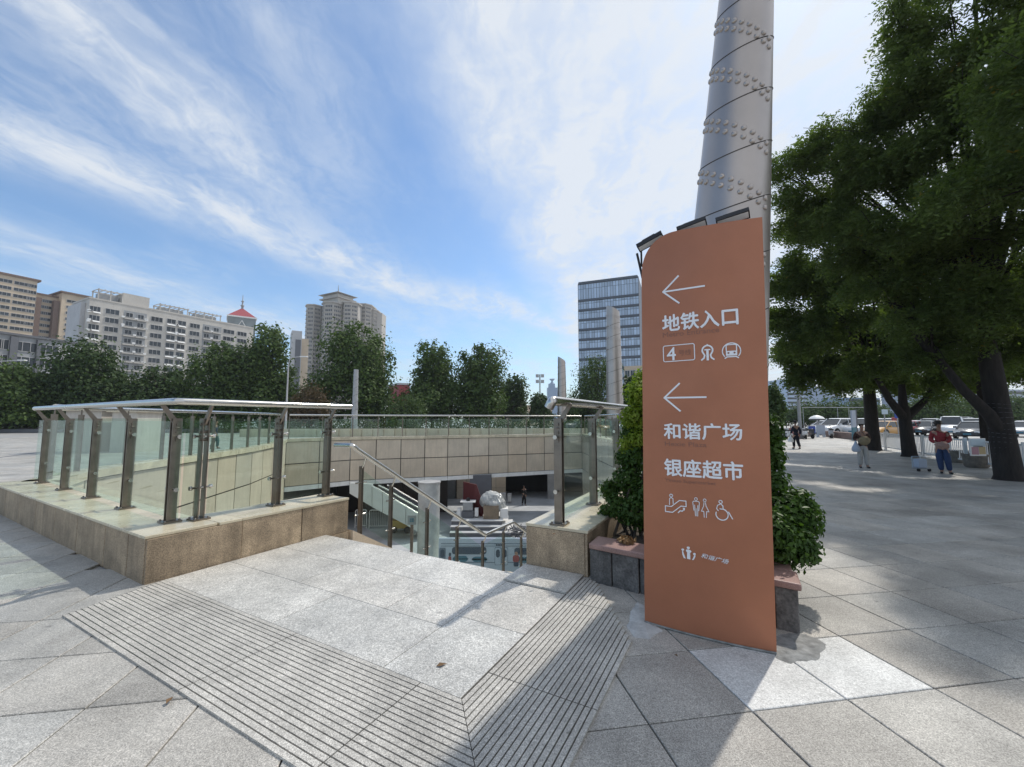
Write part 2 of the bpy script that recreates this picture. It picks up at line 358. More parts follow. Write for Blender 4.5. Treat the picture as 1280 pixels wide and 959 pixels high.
for n, (dist, c) in enumerate(cells[300:]):
    b0 = len(vv)
    for z in (-0.03, 0.0):
        for a, b in ((-1, -1), (1, -1), (1, 1), (-1, 1)):
            q = c + TN * (a * h) + TB * (b * h); vv.append((q.x, q.y, z + 0.0))
    ff += [(b0+4, b0+5, b0+6, b0+7), (b0, b0+1, b0+5, b0+4), (b0+1, b0+2, b0+6, b0+5), (b0+2, b0+3, b0+7, b0+6), (b0+3, b0, b0+4, b0+7)]
me = bpy.data.meshes.new('paving_slabs'); me.from_pydata(vv, [], ff); me.materials.append(M['granite'])
setp(link_mesh('paving_slabs', me, ground), kind='stuff')
vb = []; fb_ = []
for dist, c in cells:                                      # the dirty bed that shows in the joints
    b0 = len(vb); vb += [tuple((c + TN * (a * TS / 2) + TB * (b * TS / 2)).xy) + (-.014,) for a, b in ((-1, -1), (1, -1), (1, 1), (-1, 1))]; fb_.append((b0, b0 + 1, b0 + 2, b0 + 3))
me = bpy.data.meshes.new('paving_bed'); me.from_pydata(vb, [], fb_); me.materials.append(M['joint'])
setp(link_mesh('paving_bed', me, ground), kind='stuff')
# ------------------------------------------------------------------ stair landing: plain slabs and a grooved border with a mitred corner
landing = MB(); 
landing.prism([tuple(ST(*q))[:2] for q in ((0.02, 0.10), (0.2, -0.6), (4.34, -0.6), (4.34, 1.2), (3.64, 2.24), (2.98, 2.24), (2.98, 1.99), (0.02, 1.99))], -0.06, 0.0035)
landing = landing.build('stair_landing', M['groove_dark'], kind='structure')
def slab(s0, s1, t0, t1, z0=-0.02, z1=0.010, mat='landing', name='landing_slab', e=0.0025, parent=landing):
    b = MB(); q = [ST(s0 + e, t0 + e), ST(s1 - e, t0 + e), ST(s1 - e, t1 - e), ST(s0 + e, t1 - e)]
    b.prism([tuple(p)[:2] for p in q], z0, z1); return b.build(name, M[mat], parent, bevel=0.002)
for t0, t1, js in ((0.145, 0.755, (0.03, 0.62, 1.83, 3.03)), (0.755, 1.365, (0.03, 1.25, 2.42, 3.03)), (1.365, 1.985, (0.03, 0.70, 1.86, 3.03))):
    for a, b in zip(js, js[1:]): slab(a, b, t0, t1)
for t0, t1 in ((0.145, 0.95), (0.95, 1.755)): slab(3.03, 3.645, t0, t1)
slab(2.98, 3.65, 1.77, 2.26, z1=0.024)                    # the single raised slab below the right pier
NR = 19; RP = 0.75 / NR
def ridges(kind, lo, hi, name='grooved_slab'):
    b = MB(); gw = 0.0085
    if kind == 1:
        for i in range(NR):
            ta, tb = 0.14 - (i + 1) * RP + gw, 0.14 - i * RP
            ma, mb_ = 3.655 + (0.14 - ta) * 0.94, 3.655 + (0.14 - tb) * 0.94
            left = 0.04 + (0.14 - ta) * 0.25
            s0 = max(lo, left); sa = min(hi, ma); sb = min(hi, mb_)
            if sa - s0 < 0.02: continue
            q = [ST(s0, ta), ST(sa - .003, ta), ST(sb - .003, tb), ST(s0, tb)]; b.prism([tuple(p)[:2] for p in q], 0.0, 0.0125)
    else:
        for i in range(NR):
            sa, sb = 3.66 + i * 0.707 / NR, 3.66 + (i + 1) * 0.707 / NR - gw
            m0, m1 = 0.14 - (sa - 3.655) / 0.94, 0.14 - (sb - 3.655) / 0.94
            end = 2.22 - 0.95 * max(0, (i * 14 / NR - 2)) / 11.0
            t0, t1 = max(lo, m0), max(lo, m1); e = min(hi, end)
            if e - t0 < 0.02: continue
            q = [ST(sa, t0 + .003), ST(sb, t1 + .003), ST(sb, e), ST(sa, e)]; b.prism([tuple(p)[:2] for p in q], 0.0, 0.0125)
    if b.v: b.build(name, M['groove'], landing)
for a in ((0.0, 0.95), (0.955, 2.15), (2.155, 3.35), (3.355, 4.6)): ridges(1, *a)
for a in ((-0.7, 0.42), (0.425, 1.62), (1.625, 2.4)): ridges(2, *a)
def patch(name, px, mat, z=0.006, seed=0):
    from mathutils import noise as mn_
    pts = [G(*p) for p in px]; out = []
    for i, p in enumerate(pts):
        q = pts[(i + 1) % len(pts)]
        for f in range(12):
            r = p.lerp(q, f / 12); w_ = mn_.noise_vector(Vector((r.x * 9, r.y * 9, seed))) * .035 + mn_.noise_vector(Vector((r.x * 30, r.y * 30, seed))) * .012; out.append((r.x + w_.x, r.y + w_.y))
    cx_ = sum(q[0] for q in out) / len(out); cy_ = sum(q[1] for q in out) / len(out); n = len(out); mid = [(cx_ + (q[0] - cx_) * .9, cy_ + (q[1] - cy_) * .9, z) for q in out]
    b = MB(); b.add([(cx_, cy_, z)] + mid + [(q[0], q[1], -.002) for q in out], [(0, 1 + i, 1 + (i + 1) % n) for i in range(n)] + [(1 + i, 1 + n + i, 1 + n + (i + 1) % n, 1 + (i + 1) % n) for i in range(n)], 0, True)
    return b.build(name, M[mat], ground)
patch('cement_patch', [(786, 768), (796, 752), (812, 760), (816, 778), (828, 790), (812, 799), (792, 797), (784, 782)], 'cement', 0.007, 1)
patch('mortar_patch', [(966, 795), (1004, 792), (1036, 806), (1022, 824), (985, 830), (968, 822)], 'mortar', 0.006, 2)
# ------------------------------------------------------------------ the stairs going down (12 + landing + flight)
stairs = setp(MB().prism([tuple(ST(*q))[:2] for q in ((0.10, 6.05), (2.95, 6.05), (2.95, 7.3), (0.10, 7.3))], -2.5, -2.31).build('stairs', M['landing']), kind='structure')
STEP, RISE = 0.27, 0.154
for i in range(15):
    z = -(i + 1) * RISE; t0 = 1.985 + i * STEP
    slab(0.10, 2.95, t0, t0 + STEP + 0.02, z - 0.3, z, name='step', parent=stairs)
for i in range(20):
    z = -2.31 - (i + 1) * RISE; t0 = 7.3 + i * STEP
    slab(0.10, 2.95, t0, t0 + STEP + 0.02, z - 0.3, z, name='step', parent=stairs)
# sloping stringer wall along the left side of the stairs
b = MB(); pts = [ST(-0.12, 2.34, 0.16), ST(-0.12, 6.05, -2.02), ST(-0.12, 7.3, -2.02), ST(-0.12, 13.2, -5.2), ST(-0.12, 13.2, -5.4), ST(-0.12, 2.34, -5.4)]
pts = [ST(-0.14, 2.40, -0.02), ST(-0.14, 6.05, -2.14), ST(-0.14, 7.3, -2.14), ST(-0.14, 12.9, -5.3), ST(-0.14, 2.40, -5.38)]
b.extr(pts, E1 * 0.22); stringer = b.build('stair_wall', M['clad']); setp(stringer, 'beige stone wall sloping down beside the stairs', 'wall')
b = MB(); pts = [ST(2.99, 2.3, -0.02), ST(2.99, 12.9, -0.02), ST(2.99, 12.9, -5.3), ST(2.99, 2.3, -5.38)]
b.extr(pts, E1 * 0.15); setp(b.build('retaining_wall', M['clad']), 'stone retaining wall on the right side of the stairs', 'wall')
# ------------------------------------------------------------------ near parapets
def arm(name, label, p0, dvec, nvec, length, width, joints, hp=HP, cw=0.03, matf='parapet'):
    """a low wall clad in stone panels: dvec along it, nvec towards the inside; outer face at p0"""
    t = thing(name, label, 'wall', tuple(p0))
    d, n = Vector(dvec), Vector(nvec)
    c = MB(); q = [p0 + d * 0.02 + n * 0.03, p0 + d * (length - 0.02) + n * 0.03, p0 + d * (length - 0.02) + n * (width - 0.03), p0 + d * 0.02 + n * (width - 0.03)]
    c.prism([tuple(v)[:2] for v in q], -0.3, hp - 0.04); c.build('core', M['joint'], t)
    for a, b_ in zip(joints, joints[1:]):
        for side in (0, 1):
            o0 = 0.0 if side == 0 else width - 0.028
            q = [p0 + d * (a + .006) + n * o0, p0 + d * (b_ - .006) + n * o0, p0 + d * (b_ - .006) + n * (o0 + 0.028), p0 + d * (a + .006) + n * (o0 + 0.028)]
            MB().prism([tuple(v)[:2] for v in q], -0.02, hp - cw - 0.004).build('stone_panel', M[matf], t, bevel=0.003)
        q = [p0 + d * (a + .0015) + n * -0.008, p0 + d * (b_ - .0015) + n * -0.008, p0 + d * (b_ - .0015) + n * (width + .008), p0 + d * (a + .0015) + n * (width + .008)]
        MB().prism([tuple(v)[:2] for v in q], hp - cw, hp).build('coping_stone', M['coping'], t, bevel=0.004)
    for e in (0.0, length - 0.024):                       # end panels
        q = [p0 + d * e + n * 0.03, p0 + d * (e + .024) + n * 0.03, p0 + d * (e + .024) + n * (width - .03), p0 + d * e + n * (width - .03)]
        MB().prism([tuple(v)[:2] for v in q], -0.6, hp - cw - 0.004).build('stone_panel', M[matf], t, bevel=0.003)
    return t
dl = (ST(-6, 0.17) - ST(0, 0.0)).normalized(); nl = Vector((-dl.y, dl.x, 0)); nl = nl if nl.dot(E2) > 0 else -nl
left_parapet = arm('parapet', 'low tan granite wall carrying the long glass railing, its outer face in shade', ST(-0.03, 0.0), dl, nl, 6.7, 0.62, (0.0, 0.42, 1.07, 2.0, 2.9, 3.8, 4.7, 5.6, 6.7))
front_parapet = arm('parapet', 'short tan granite wall beside the head of the stairs, its face speckled brown', ST(0.0, 0.64), (ST(0.06, 2.33) - ST(0.0, 0.0)).normalized(), -E1, 1.70, 0.62, (0.0, 0.24, 0.98, 1.70))
q = [ST(0.055, 1.99), ST(0.062, 2.335), ST(0.03, 2.335), ST(0.025, 1.99)]
MB().prism([tuple(v)[:2] for v in q], -1.6, -0.024).build('stone_panel', M['parapet'], front_parapet)
q = [ST(0.03, 2.305), ST(0.03, 2.335), ST(-0.56, 2.335), ST(-0.56, 2.305)]
MB().prism([tuple(v)[:2] for v in q], -1.6, -0.61).build('stone_panel', M['parapet'], front_parapet)
# the mitred corner piece of the front arm
c0 = MB(); q = [ST(-0.003, 0.004), ST(0.019, 0.877), ST(-0.03, 0.877), ST(-0.03, 0.004)]
c0.prism([tuple(v)[:2] for v in q], -0.02, HP - 0.034).build('stone_panel', M['parapet'], front_parapet, bevel=0.003)
right_parapet = arm('parapet', 'tan granite pier running away between the glass screen and the planter', ST(2.985, 2.27), E2, E1, 11.5, 0.70, (0.0, 1.55, 2.75, 3.95, 5.15, 6.35, 7.55, 8.75, 9.95, 11.5))
# ------------------------------------------------------------------ sunken court: clad walls, copings, floor
def court_wall(name, label, line, zc_top, rows, tile_w, inward, fas=True, cop_w=0.5):
    t = thing(name, label, 'wall', (line[0][0], line[0][1], 0))
    pts = [Vector((x, y, 0)) for x, y in line]; segs = []
    for a, b_ in zip(pts, pts[1:]):
        L = (b_ - a).length; d = (b_ - a) / L; n = Vector((-d.y, d.x, 0)) * inward; k = max(1, round(L / tile_w))
        for i in range(k): segs.append((a + d * (L * i / k), a + d * (L * (i + 1) / k), d, n))
    core = MB()
    for a, b_ in zip(pts, pts[1:]):
        d = (b_ - a).normalized(); n = Vector((-d.y, d.x, 0)) * inward
        core.prism([tuple(v)[:2] for v in (a - n * 0.035, b_ - n * 0.035, b_ - n * cop_w, a - n * cop_w)], rows[-1], 0.28)
    core.build('core', M['joint'], t, kind='stuff')
    for a, b_, d, n in segs:
        e = d * 0.026
        for z1, z0 in zip(rows, rows[1:]):
            q = [a + e, b_ - e, b_ - e - n * 0.035, a + e - n * 0.035]
            MB().prism([tuple(v)[:2] for v in q], z0 + 0.026, z1 - 0.026).build('cladding_panel', M['clad'], t)
        q = [a + e * .3 + n * 0.06, b_ - e * .3 + n * 0.06, b_ - e * .3 - n * cop_w, a + e * .3 - n * cop_w]
        MB().prism([tuple(v)[:2] for v in q], 0.285, zc_top).build('coping_stone', M['coping'], t)
        if fas:
            q = [a + e * .5 + n * 0.03, b_ - e * .5 + n * 0.03, b_ - e * .5 - n * 0.8, a + e * .5 - n * 0.8]
            MB().prism([tuple(v)[:2] for v in q], rows[-1] - 0.27, rows[-1] - 0.012).build('fascia_panel', M['fascia'], t)
    return t
ROWS = (0.28, -0.99, -2.27)
court_wall('court_wall', 'curved beige stone wall on the left side of the sunken court', LW, HP, (0.28, -0.99, -2.27, -3.6, -5.4), 1.25, -1, fas=False)
court_wall('court_wall', 'long beige panelled wall facing the stairs across the sunken court', FW, HP, ROWS, 1.62, -1)
court_wall('court_wall', 'beige stone wall on the far right of the court behind the glass', RW, HP, (0.28, -0.99, -2.27, -3.6, -5.4), 1.6, -1, fas=False)
# court floor, the dark interior below the far wall and its back wall
fl = MB().prism([(-16, 5), (9, 5), (9, 41), (-16, 41)], FLOOR - 0.2, FLOOR).build('court_floor', material('court_paving', (0.42, 0.44, 0.46), 0.7, blotch=0.25, blotch_scale=0.6, speck=0.1, speck_scale=20), kind='structure')
sof = MB()
sof.prism([(-16.0, 24.6), (-13.2, 24.6), (-10.3, 27.3), (-4.5, 29.4), (2.2, 32.4), (5.6, 33.7), (9, 33.7), (9, 33.9), (-4.8, 33.9), (-4.8, 41), (-16, 41)], -2.5, -2.2); sof.prism([(-4.797, 37.1), (9, 37.1), (9, 41), (-4.797, 41)], -2.5, -2.2)
for x0, x1, y0, y1 in ((-4.8, 8.4, 33.7, 33.9), (-4.8, 8.4, 37.1, 37.3), (-5.0, -4.8, 33.7, 37.3), (8.4, 8.6, 33.7, 37.3)): sof.prism([(x0, y0), (x1, y0), (x1, y1), (x0, y1)], -2.21, -0.035)
setp(sof.build('court_ceiling', M['concrete']), kind='structure')
bw = thing('back_wall', 'tan tiled wall deep under the court deck with a wide dark doorway', 'wall', (-3, 37.2, FLOOR))
MB().prism([(-4.9, 37.22), (-0.55, 37.22), (-0.55, 37.5), (-4.9, 37.5)], FLOOR, -2.5).build('core', M['joint'], bw)
for i in range(5):
    for j in range(3):
        MB().box((-4.46 + i * 0.87, 37.2, FLOOR + 0.48 + j * 0.96), (0.85, 0.06, 0.94)).build('wall_tile', M['clad'], bw)
MB().box((3.6, 37.3, -3.95), (0.9, 0.5, 2.9)).build('door_jamb', M['concrete'], bw)
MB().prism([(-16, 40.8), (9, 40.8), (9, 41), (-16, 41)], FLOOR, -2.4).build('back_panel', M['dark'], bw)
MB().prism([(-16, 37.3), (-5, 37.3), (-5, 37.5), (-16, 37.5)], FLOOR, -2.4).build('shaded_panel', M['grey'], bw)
MB().prism([(8.8, 24), (9, 24), (9, 41), (8.8, 41)], FLOOR, -2.3).build('side_panel', M['concrete'], bw)
MB().prism([(-16, 24), (-15.8, 24), (-15.8, 41), (-16, 41)], FLOOR, -2.3).build('side_panel', M['concrete'], bw)
# ================================================================== railings of steel posts, glass panes and a round handrail
def post_mesh(hgt, out=0.15, rise=0.2, two=True):
    a = MB()
    for x in ((-0.03, 0.03) if two else (0.0,)):
        a.box((x, 0, hgt / 2 + .012), (0.011, 0.092, hgt - .012)); a.tube([(x, -.02, hgt - .1), (x, .02, hgt - .1)], .012, 6)
    for z in (hgt - .06, hgt - .15, hgt - .24):
        a.tube([(-0.05, 0.0, z), (0.05, 0.0, z)], 0.017, 8)
    base = MB().box((0, 0, 0.009), (0.17, 0.17, 0.018)); 
    for x in (-.065, .065):
        for y in (-.065, .065): base.lathe([(.012, .018), (.012, .03), (.004, .034)], (x, y, 0), 6)
    br = MB(); p0, p1 = Vector((0, 0.0, hgt - .05)), Vector((0, -out, hgt + rise - .03))
    d = (p1 - p0).normalized(); n = Vector((0, d.z, -d.y))
    br.extr([p0 + n * .03 - Vector((.012, 0, 0)), p0 - n * .03 - Vector((.012, 0, 0)), p1 - n * .018 - Vector((.012, 0, 0)), p1 + n * .018 - Vector((.012, 0, 0))], (0.024, 0, 0))
    cl = MB(); cl.tube([(-.115, .0, 0), (-.09, 0, 0), (-.085, .0, 0), (.085, 0, 0), (.09, 0, 0), (.115, .0, 0)], [.024, .024, .012, .012, .024, .024], 10)
    return (a.mesh('post', M['bronze_steel']), base.mesh('base_plate', M['bronze_steel']), br.mesh('bracket', M['bronze_steel']), cl.mesh('glass_clamp', M['steel']))
POST = post_mesh(1.145)
def put_post(parent, loc, rz, meshes=POST):
    inv = ORI[parent.name].inverted(); l = inv @ Vector(loc)
    p = link_mesh('post', meshes[0], parent, l, rz)
    for nme, m_ in zip(('base_plate', 'bracket'), meshes[1:]): link_mesh(nme, m_, p)
    for z in (.36, .945): link_mesh('glass_clamp', meshes[3], p, (0, 0, z))
    return p
def pane(parent, a, b, z0, z1, gap=0.07, th=0.012, za=None, zb=None, mat='glass'):
    a, b = Vector(a), Vector(b); d = (b - a); d.z = 0; L = d.length; d = d / L; n = Vector((-d.y, d.x, 0)) * th / 2
    a2, b2 = a + d * gap, b - d * gap
    q = [Vector((a2.x, a2.y, a.z + z0)), Vector((b2.x, b2.y, b.z + z0)), Vector((b2.x, b2.y, b.z + z1)), Vector((a2.x, a2.y, a.z + z1))]
    return MB().extr([v - n for v in q], n * 2).build('glass_pane', M[mat], parent)
def arcpath(pts, r=0.06, k=5):
    out = [Vector(pts[0])]
    for a, b, c in zip(pts, pts[1:], pts[2:]):
        a, b, c = Vector(a), Vector(b), Vector(c); u = (a - b).normalized(); v = (c - b).normalized(); rr = min(r, (a - b).length * .4, (c - b).length * .4)
        p0, p1 = b + u * rr, b + v * rr
        for i in range(k + 1):
            f = i / k; out.append((p0.lerp(b, f)).lerp(b.lerp(p1, f), f))
    out.append(Vector(pts[-1])); return out
ZR = 1.79
rl = thing('glass_railing', 'glass railing with a thick steel handrail turning the corner on the granite wall', 'railing', tuple(ST(-0.3, 0.4, HP)))
lp = [ST(s, 0.385 + 0.043 * (-0.517 - s), HP) for s in (-5.90, -4.55, -3.21, -1.86, -0.517)]
fp = [ST(-0.362, 0.60, HP), ST(-0.355, 1.49, HP), ST(-0.37, 2.26, HP)]
la = math.atan2(dl.y, dl.x)                              # direction of the left arm
for p in lp: put_post(rl, p, la + math.pi)
for p in fp: put_post(rl, p, STROT + math.pi / 2)
for a, b in zip(lp, lp[1:]): pane(rl, a, b, 0.05, 1.12)
pane(rl, lp[0] - (lp[1] - lp[0]).normalized() * .62, lp[0], 0.05, 1.12, gap=.06)
for a, b in zip(fp, fp[1:]): pane(rl, a, b, 0.05, 1.12)
pane(rl, lp[-1], ST(-0.36, 0.40, HP), 0.05, 1.12, gap=.02); pane(rl, ST(-0.36, 0.40, HP), fp[0], 0.05, 1.12, gap=.02)
MB().tube(arcpath([ST(-6.05, 0.48, ZR), ST(-0.17, 0.225, ZR), ST(-0.17, 2.50, ZR)], .07), .037, 14).build('handrail', M['steel'], rl)
# right screen
rr_ = thing('glass_railing', 'glass railing on the right pier running behind the shrubs and orange sign', 'railing', tuple(ST(3.33, 2.4, HP)))
rp = [ST(3.33, 2.40 + 1.20 * i, HP) for i in range(8)]
for p in rp: put_post(rr_, p, STROT + math.pi / 2)
for a, b in zip(rp, rp[1:]): pane(rr_, a, b, 0.05, 1.12)
MB().tube(arcpath([ST(3.36, 2.07, ZR - .07), ST(3.40, 2.06, ZR), ST(3.44, 11.2, ZR)], .05), .051, 14).build('handrail', M['steel'], rr_)
# stair handrail
sh = thing('stair_handrail', 'steel stair handrail with glass panes sloping down from the short granite wall', 'handrail', tuple(ST(0.05, 2.5, 0)))
def zr(t): return 1.17 - (t - 2.4) * 0.586 if t < 6.0 else (-0.94 if t < 7.3 else -0.94 - (t - 7.3) * 0.575)
MB().tube(arcpath([ST(-0.26, 2.31, 1.21), ST(0.06, 2.36, 1.21), ST(0.06, 2.45, zr(2.45)), ST(0.06, 6.0, zr(5.999)), ST(0.06, 7.3, zr(7)), ST(0.06, 12.4, zr(12.4))], .05), .036, 12).build('handrail', M['steel'], sh)
sp = [2.62, 3.25, 4.17, 5.10, 6.06, 6.98, 7.9, 8.8, 9.7, 10.6, 11.5]
def zb(t): return -0.02 - (t - 2.40) * 0.581 if t < 6.05 else (-2.14 if t < 7.3 else -2.14 - (t - 7.3) * 0.564)
tops = []
for t in sp:
    hgt = zr(t) - zb(t) - 0.16
    a = MB(); a.box((0, -.02, hgt / 2), (0.05, 0.012, hgt)); a.box((0, .02, hgt / 2), (0.05, 0.012, hgt)); a.tube([(0, -.03, hgt - .03), (0, .03, hgt - .03)], .014, 6)
    p = link_mesh('post', a.mesh('post', M['bronze_steel']), sh, ORI[sh.name].inverted() @ ST(-0.03, t, zb(t)), STROT)
    b = MB(); b.tube([(0, 0, hgt - .04), (0.05, 0, hgt + .03), (0.09, 0, hgt + .13)], .013, 6); link_mesh('bracket', b.mesh('bracket', M['steel']), p)
    for z in (.3, hgt - .25): link_mesh('glass_clamp', MB().tube([(0, -.1, z), (0, .1, z)], .014, 6).mesh('glass_clamp', M['steel']), p)
    tops.append((t, hgt))
for (ta, ha), (tb, hb) in zip(tops, tops[1:]):
    pane(sh, ST(-0.03, ta, zb(ta)), ST(-0.03, tb, zb(tb)), 0.12, min(ha, hb) - .08, gap=.05)
# railings round the court
def court_rail(line, label, step, inset):
    t = thing('glass_railing', label, 'railing', (line[0][0], line[0][1], HP)); pts = [Vector((x, y, HP)) for x, y in line]; ps = []
    for a, b in zip(pts, pts[1:]):
        k = max(1, round((b - a).length / step)); ps += [a.lerp(b, i / k) for i in range(k)]
    ps.append(pts[-1])
    me = MB().box((0, 0, .62), (.045, .09, 1.24)).tube([(0, 0, 1.22), (0, .0, 1.36)], .015, 6).mesh('post', M['bronze_steel'])
    for i, p in enumerate(ps):
        q = ps[min(i + 1, len(ps) - 1)] - ps[max(i - 1, 0)]
        link_mesh('post', me, t, ORI[t.name].inverted() @ p, math.atan2(q.y, q.x))
    for a, b in zip(ps, ps[1:]): pane(t, a, b, 0.04, 1.16, gap=.04)
    MB().tube([p + Vector((0, 0, 1.385)) for p in ps], .05, 8).build('handrail', M['steel'], t)
    return t
off = lambda L, d: [(x + d[0], y + d[1]) for x, y in L]
court_rail(off(LW, (-.25, .05)), 'glass railing with steel posts above the curved left court wall', 1.45, .2)
court_rail(off(FW, (.0, .25)), 'long glass railing along the top of the far court wall', 1.55, .2)
court_rail(off(RW[:4], (.25, .0)), 'glass railing on the far right court wall seen through the right screen', 1.5, .2)
# ================================================================== the orange sign
SL, SR = G(806, 778), G(971, 818); SW = (SR - SL).length; SD = (SR - SL) / SW; SN = Vector((SD.y, -SD.x, 0))   # SN points to the viewer
def S(u, z, off=0.0):
    f = (u - 0.017 * z) / SW; bulge = 0.032 * (1 - (2 * f - 1) ** 2)
    p = SL + SD * u + SN * (bulge + off); return Vector((p.x, p.y, z))
sign = thing('wayfinding_sign', 'tall copper orange sign panel with white Chinese lettering, arrows and pictograms', 'sign', tuple(SL.lerp(SR, .5)))
M['copper'] = material('copper_orange_paint', (0.43, 0.168, 0.09), 0.42, 0.28, speck=0.05, speck_scale=400, blotch=0.08, blotch_scale=2.2, rough_var=.09, bump=0.04, bump_scale=300)
M['copper_edge'] = material('sign_edge', (0.42, 0.2, 0.12), 0.35, 0.5)
M['sign_white'] = material('sign_lettering', (0.86, 0.87, 0.90), 0.4)
M['sign_ghost'] = material('worn_lettering', (0.27, 0.125, 0.085), 0.6)
def ztop(f):                                              # f: distance from the left edge in metres
    if f < 0.28:
        e = 2.3; return 2.79 + 0.325 * (1 - ((0.28 - f) / 0.28) ** e) ** (1 / e)
    return 3.115 - (f - 0.28) * 0.04
b = MB(); NU = 40; TH = 0.045
fs_ = [SW * (i / NU) ** 1.3 for i in range(NU + 1)]
col = []
for f in fs_:
    zt = ztop(f); zz_ = [0.0, zt * .33, zt * .66, zt]
    col.append([(S(f + .017 * z, z), S(f + .017 * z, z, -TH)) for z in zz_])
for i in range(NU):
    for j in range(3):
        A, B, C_, D_ = col[i][j], col[i + 1][j], col[i + 1][j + 1], col[i][j + 1]
        b.add([A[0], B[0], C_[0], D_[0]], [(0, 1, 2, 3)], 0, True); b.add([A[1], B[1], C_[1], D_[1]], [(3, 2, 1, 0)], 0, True)
    b.add([col[i][3][0], col[i + 1][3][0], col[i + 1][3][1], col[i][3][1]], [(0, 1, 2, 3)], 1)
for i, o in ((0, 0), (NU, 1)):
    for j in range(3): b.add([col[i][j][0], col[i][j + 1][0], col[i][j + 1][1], col[i][j][1]], [(0, 1, 2, 3) if o == 0 else (3, 2, 1, 0)], 1)
b.build('panel', [M['copper'], M['copper_edge']], sign)
sb = MB(); pts_ = [S(SW * i / 20, .008, .004) for i in range(21)]
sb.tube(pts_, .009, 5).build('base_seal', M['mortar'], sign)
def surf(name, flat, mat='sign_white', th=0.006, **kw):
    """flat: list of polygons in (u, z); raised by th on the panel"""
    b = MB()
    for poly in flat:
        n = len(poly); fr = [S(u, z, th) for u, z in poly]; bk = [S(u, z, -.002) for u, z in poly]
        b.add(fr + bk, [tuple(range(n))] + [(i, i + n, (i + 1) % n + n, (i + 1) % n) for i in range(n)])
    return b.build(name, M[mat], sign, **kw)
def stroke(pts, w, closed=False):
    out = []; n = len(pts)
    for i in range(n if closed else n - 1):
        a, c = Vector((*pts[i], 0)), Vector((*pts[(i + 1) % n], 0)); d = (c - a)
        if d.length < 1e-6: continue
        d.normalize(); m = Vector((-d.y, d.x, 0)) * w / 2; e = d * w * .3
        q = [a - e - m, c + e - m, c + e + m, a - e + m]; out.append([(p.x, p.y) for p in q])
    return out
def circ(cx_, cz, rx, rz=None, n=20, a0=0, a1=360):
    rz = rz or rx; full = abs(a1 - a0) >= 360
    k = n if full else n + 1
    return [(cx_ + rx * math.cos(R(a0 + (a1 - a0) * i / n)), cz + rz * math.sin(R(a0 + (a1 - a0) * i / n))) for i in range(k)]
def lettering(txt, u0, z0, size, width, mat='sign_white', bold=0.022, th=0.006, name='lettering', font_shear=0.0, drop=0.0):
    cu = bpy.data.curves.new('lettering', 'FONT'); cu.body = txt; cu.size = 1.0; cu.resolution_u = 3; cu.shear = font_shear
    ob = bpy.data.objects.new('lettering_tmp', cu); COL.objects.link(ob); bpy.context.view_layer.update()
    me = bpy.data.meshes.new_from_object(ob.evaluated_get(bpy.context.evaluated_depsgraph_get()))
    bpy.data.objects.remove(ob); bpy.data.curves.remove(cu)
    n = len(me.vertices); co = np.empty(n * 3, 'f'); me.vertices.foreach_get('co', co); co = co.reshape(-1, 3)
    x0, x1, y0, y1 = co[:, 0].min(), co[:, 0].max(), co[:, 1].min(), co[:, 1].max(); polys = [tuple(p.vertices) for p in me.polygons]
    inv = ORI[sign.name].inverted(); vs, fs = [], []
    shifts = [(0, 0), (-1, 0), (1, 0), (0, -1), (0, 1)] if bold else [(0, 0)]
    for q, (dx, dy) in enumerate(shifts):                  # a heavier weight from layered strokes
        b0 = len(vs)
        for x, y, _ in co:
            f = (x - x0) / (x1 - x0); vs.append(tuple(inv @ S(u0 + f * width + dx * bold * size, z0 + (y - y0) / (y1 - y0) * size - drop * f + dy * bold * size, th + q * .0004)))
        fs += [tuple(i + b0 for i in p) for p in polys]
    m2 = bpy.data.meshes.new(name); m2.from_pydata(vs, [], fs); bpy.data.meshes.remove(me)
    bm = bmesh.new(); bm.from_mesh(m2)
    r = bmesh.ops.extrude_face_region(bm, geom=list(bm.faces), use_keep_orig=True); nn = SN * -(th + .001)
    for v in [g_ for g_ in r['geom'] if isinstance(g_, bmesh.types.BMVert)]: v.co += nn
    bm.to_mesh(m2); bm.free(); m2.materials.append(M[mat])
    o = link_mesh(name, m2, sign); ORI[o.name] = ORI[sign.name]; return o
W1 = 0.0125
surf('arrow', stroke([(.528, 2.626), (.221, 2.629)], W1) + stroke([(.342, 2.739), (.221, 2.629), (.340, 2.519)], W1), label='upper white arrow pointing left')
surf('arrow', stroke([(.508, 1.766), (.205, 1.769)], W1) + stroke([(.322, 1.878), (.205, 1.769), (.321, 1.663)], W1), label='lower white arrow pointing left')
lettering('地铁入口', .209, 2.300, .132, .536); lettering('和谐广场', .195, 1.446, .120, .540); lettering('银座超市', .190, 1.160, .130, .540)
lettering('Metro Entrance', .208, 2.255, .040, .41, 'sign_ghost', 0.0, th=.002, name='worn_lettering')
lettering('Hexie Plaza', .198, 1.390, .034, .30, 'sign_ghost', 0.0, th=.002, name='worn_lettering')
lettering('Yinzuo Supermarket', .191, 1.105, .032, .36, 'sign_ghost', 0.0, th=.002, name='worn_lettering')
rb = [(.225, 2.057)] + circ(.427, 2.07, .013, n=4, a0=-90, a1=0) + circ(.427, 2.171, .013, n=4, a0=0, a1=90) + circ(.222, 2.171, .013, n=4, a0=90, a1=180) + circ(.222, 2.07, .013, n=4, a0=180, a1=270)
surf('line_frame', stroke(rb, .006, True))
lettering('4', .236, 2.066, .102, .066, bold=.012, name='line_number')
lettering('号线', .325, 2.098, .045, .09, 'sign_ghost', 0.0, th=.002, name='worn_lettering')
cm = .531
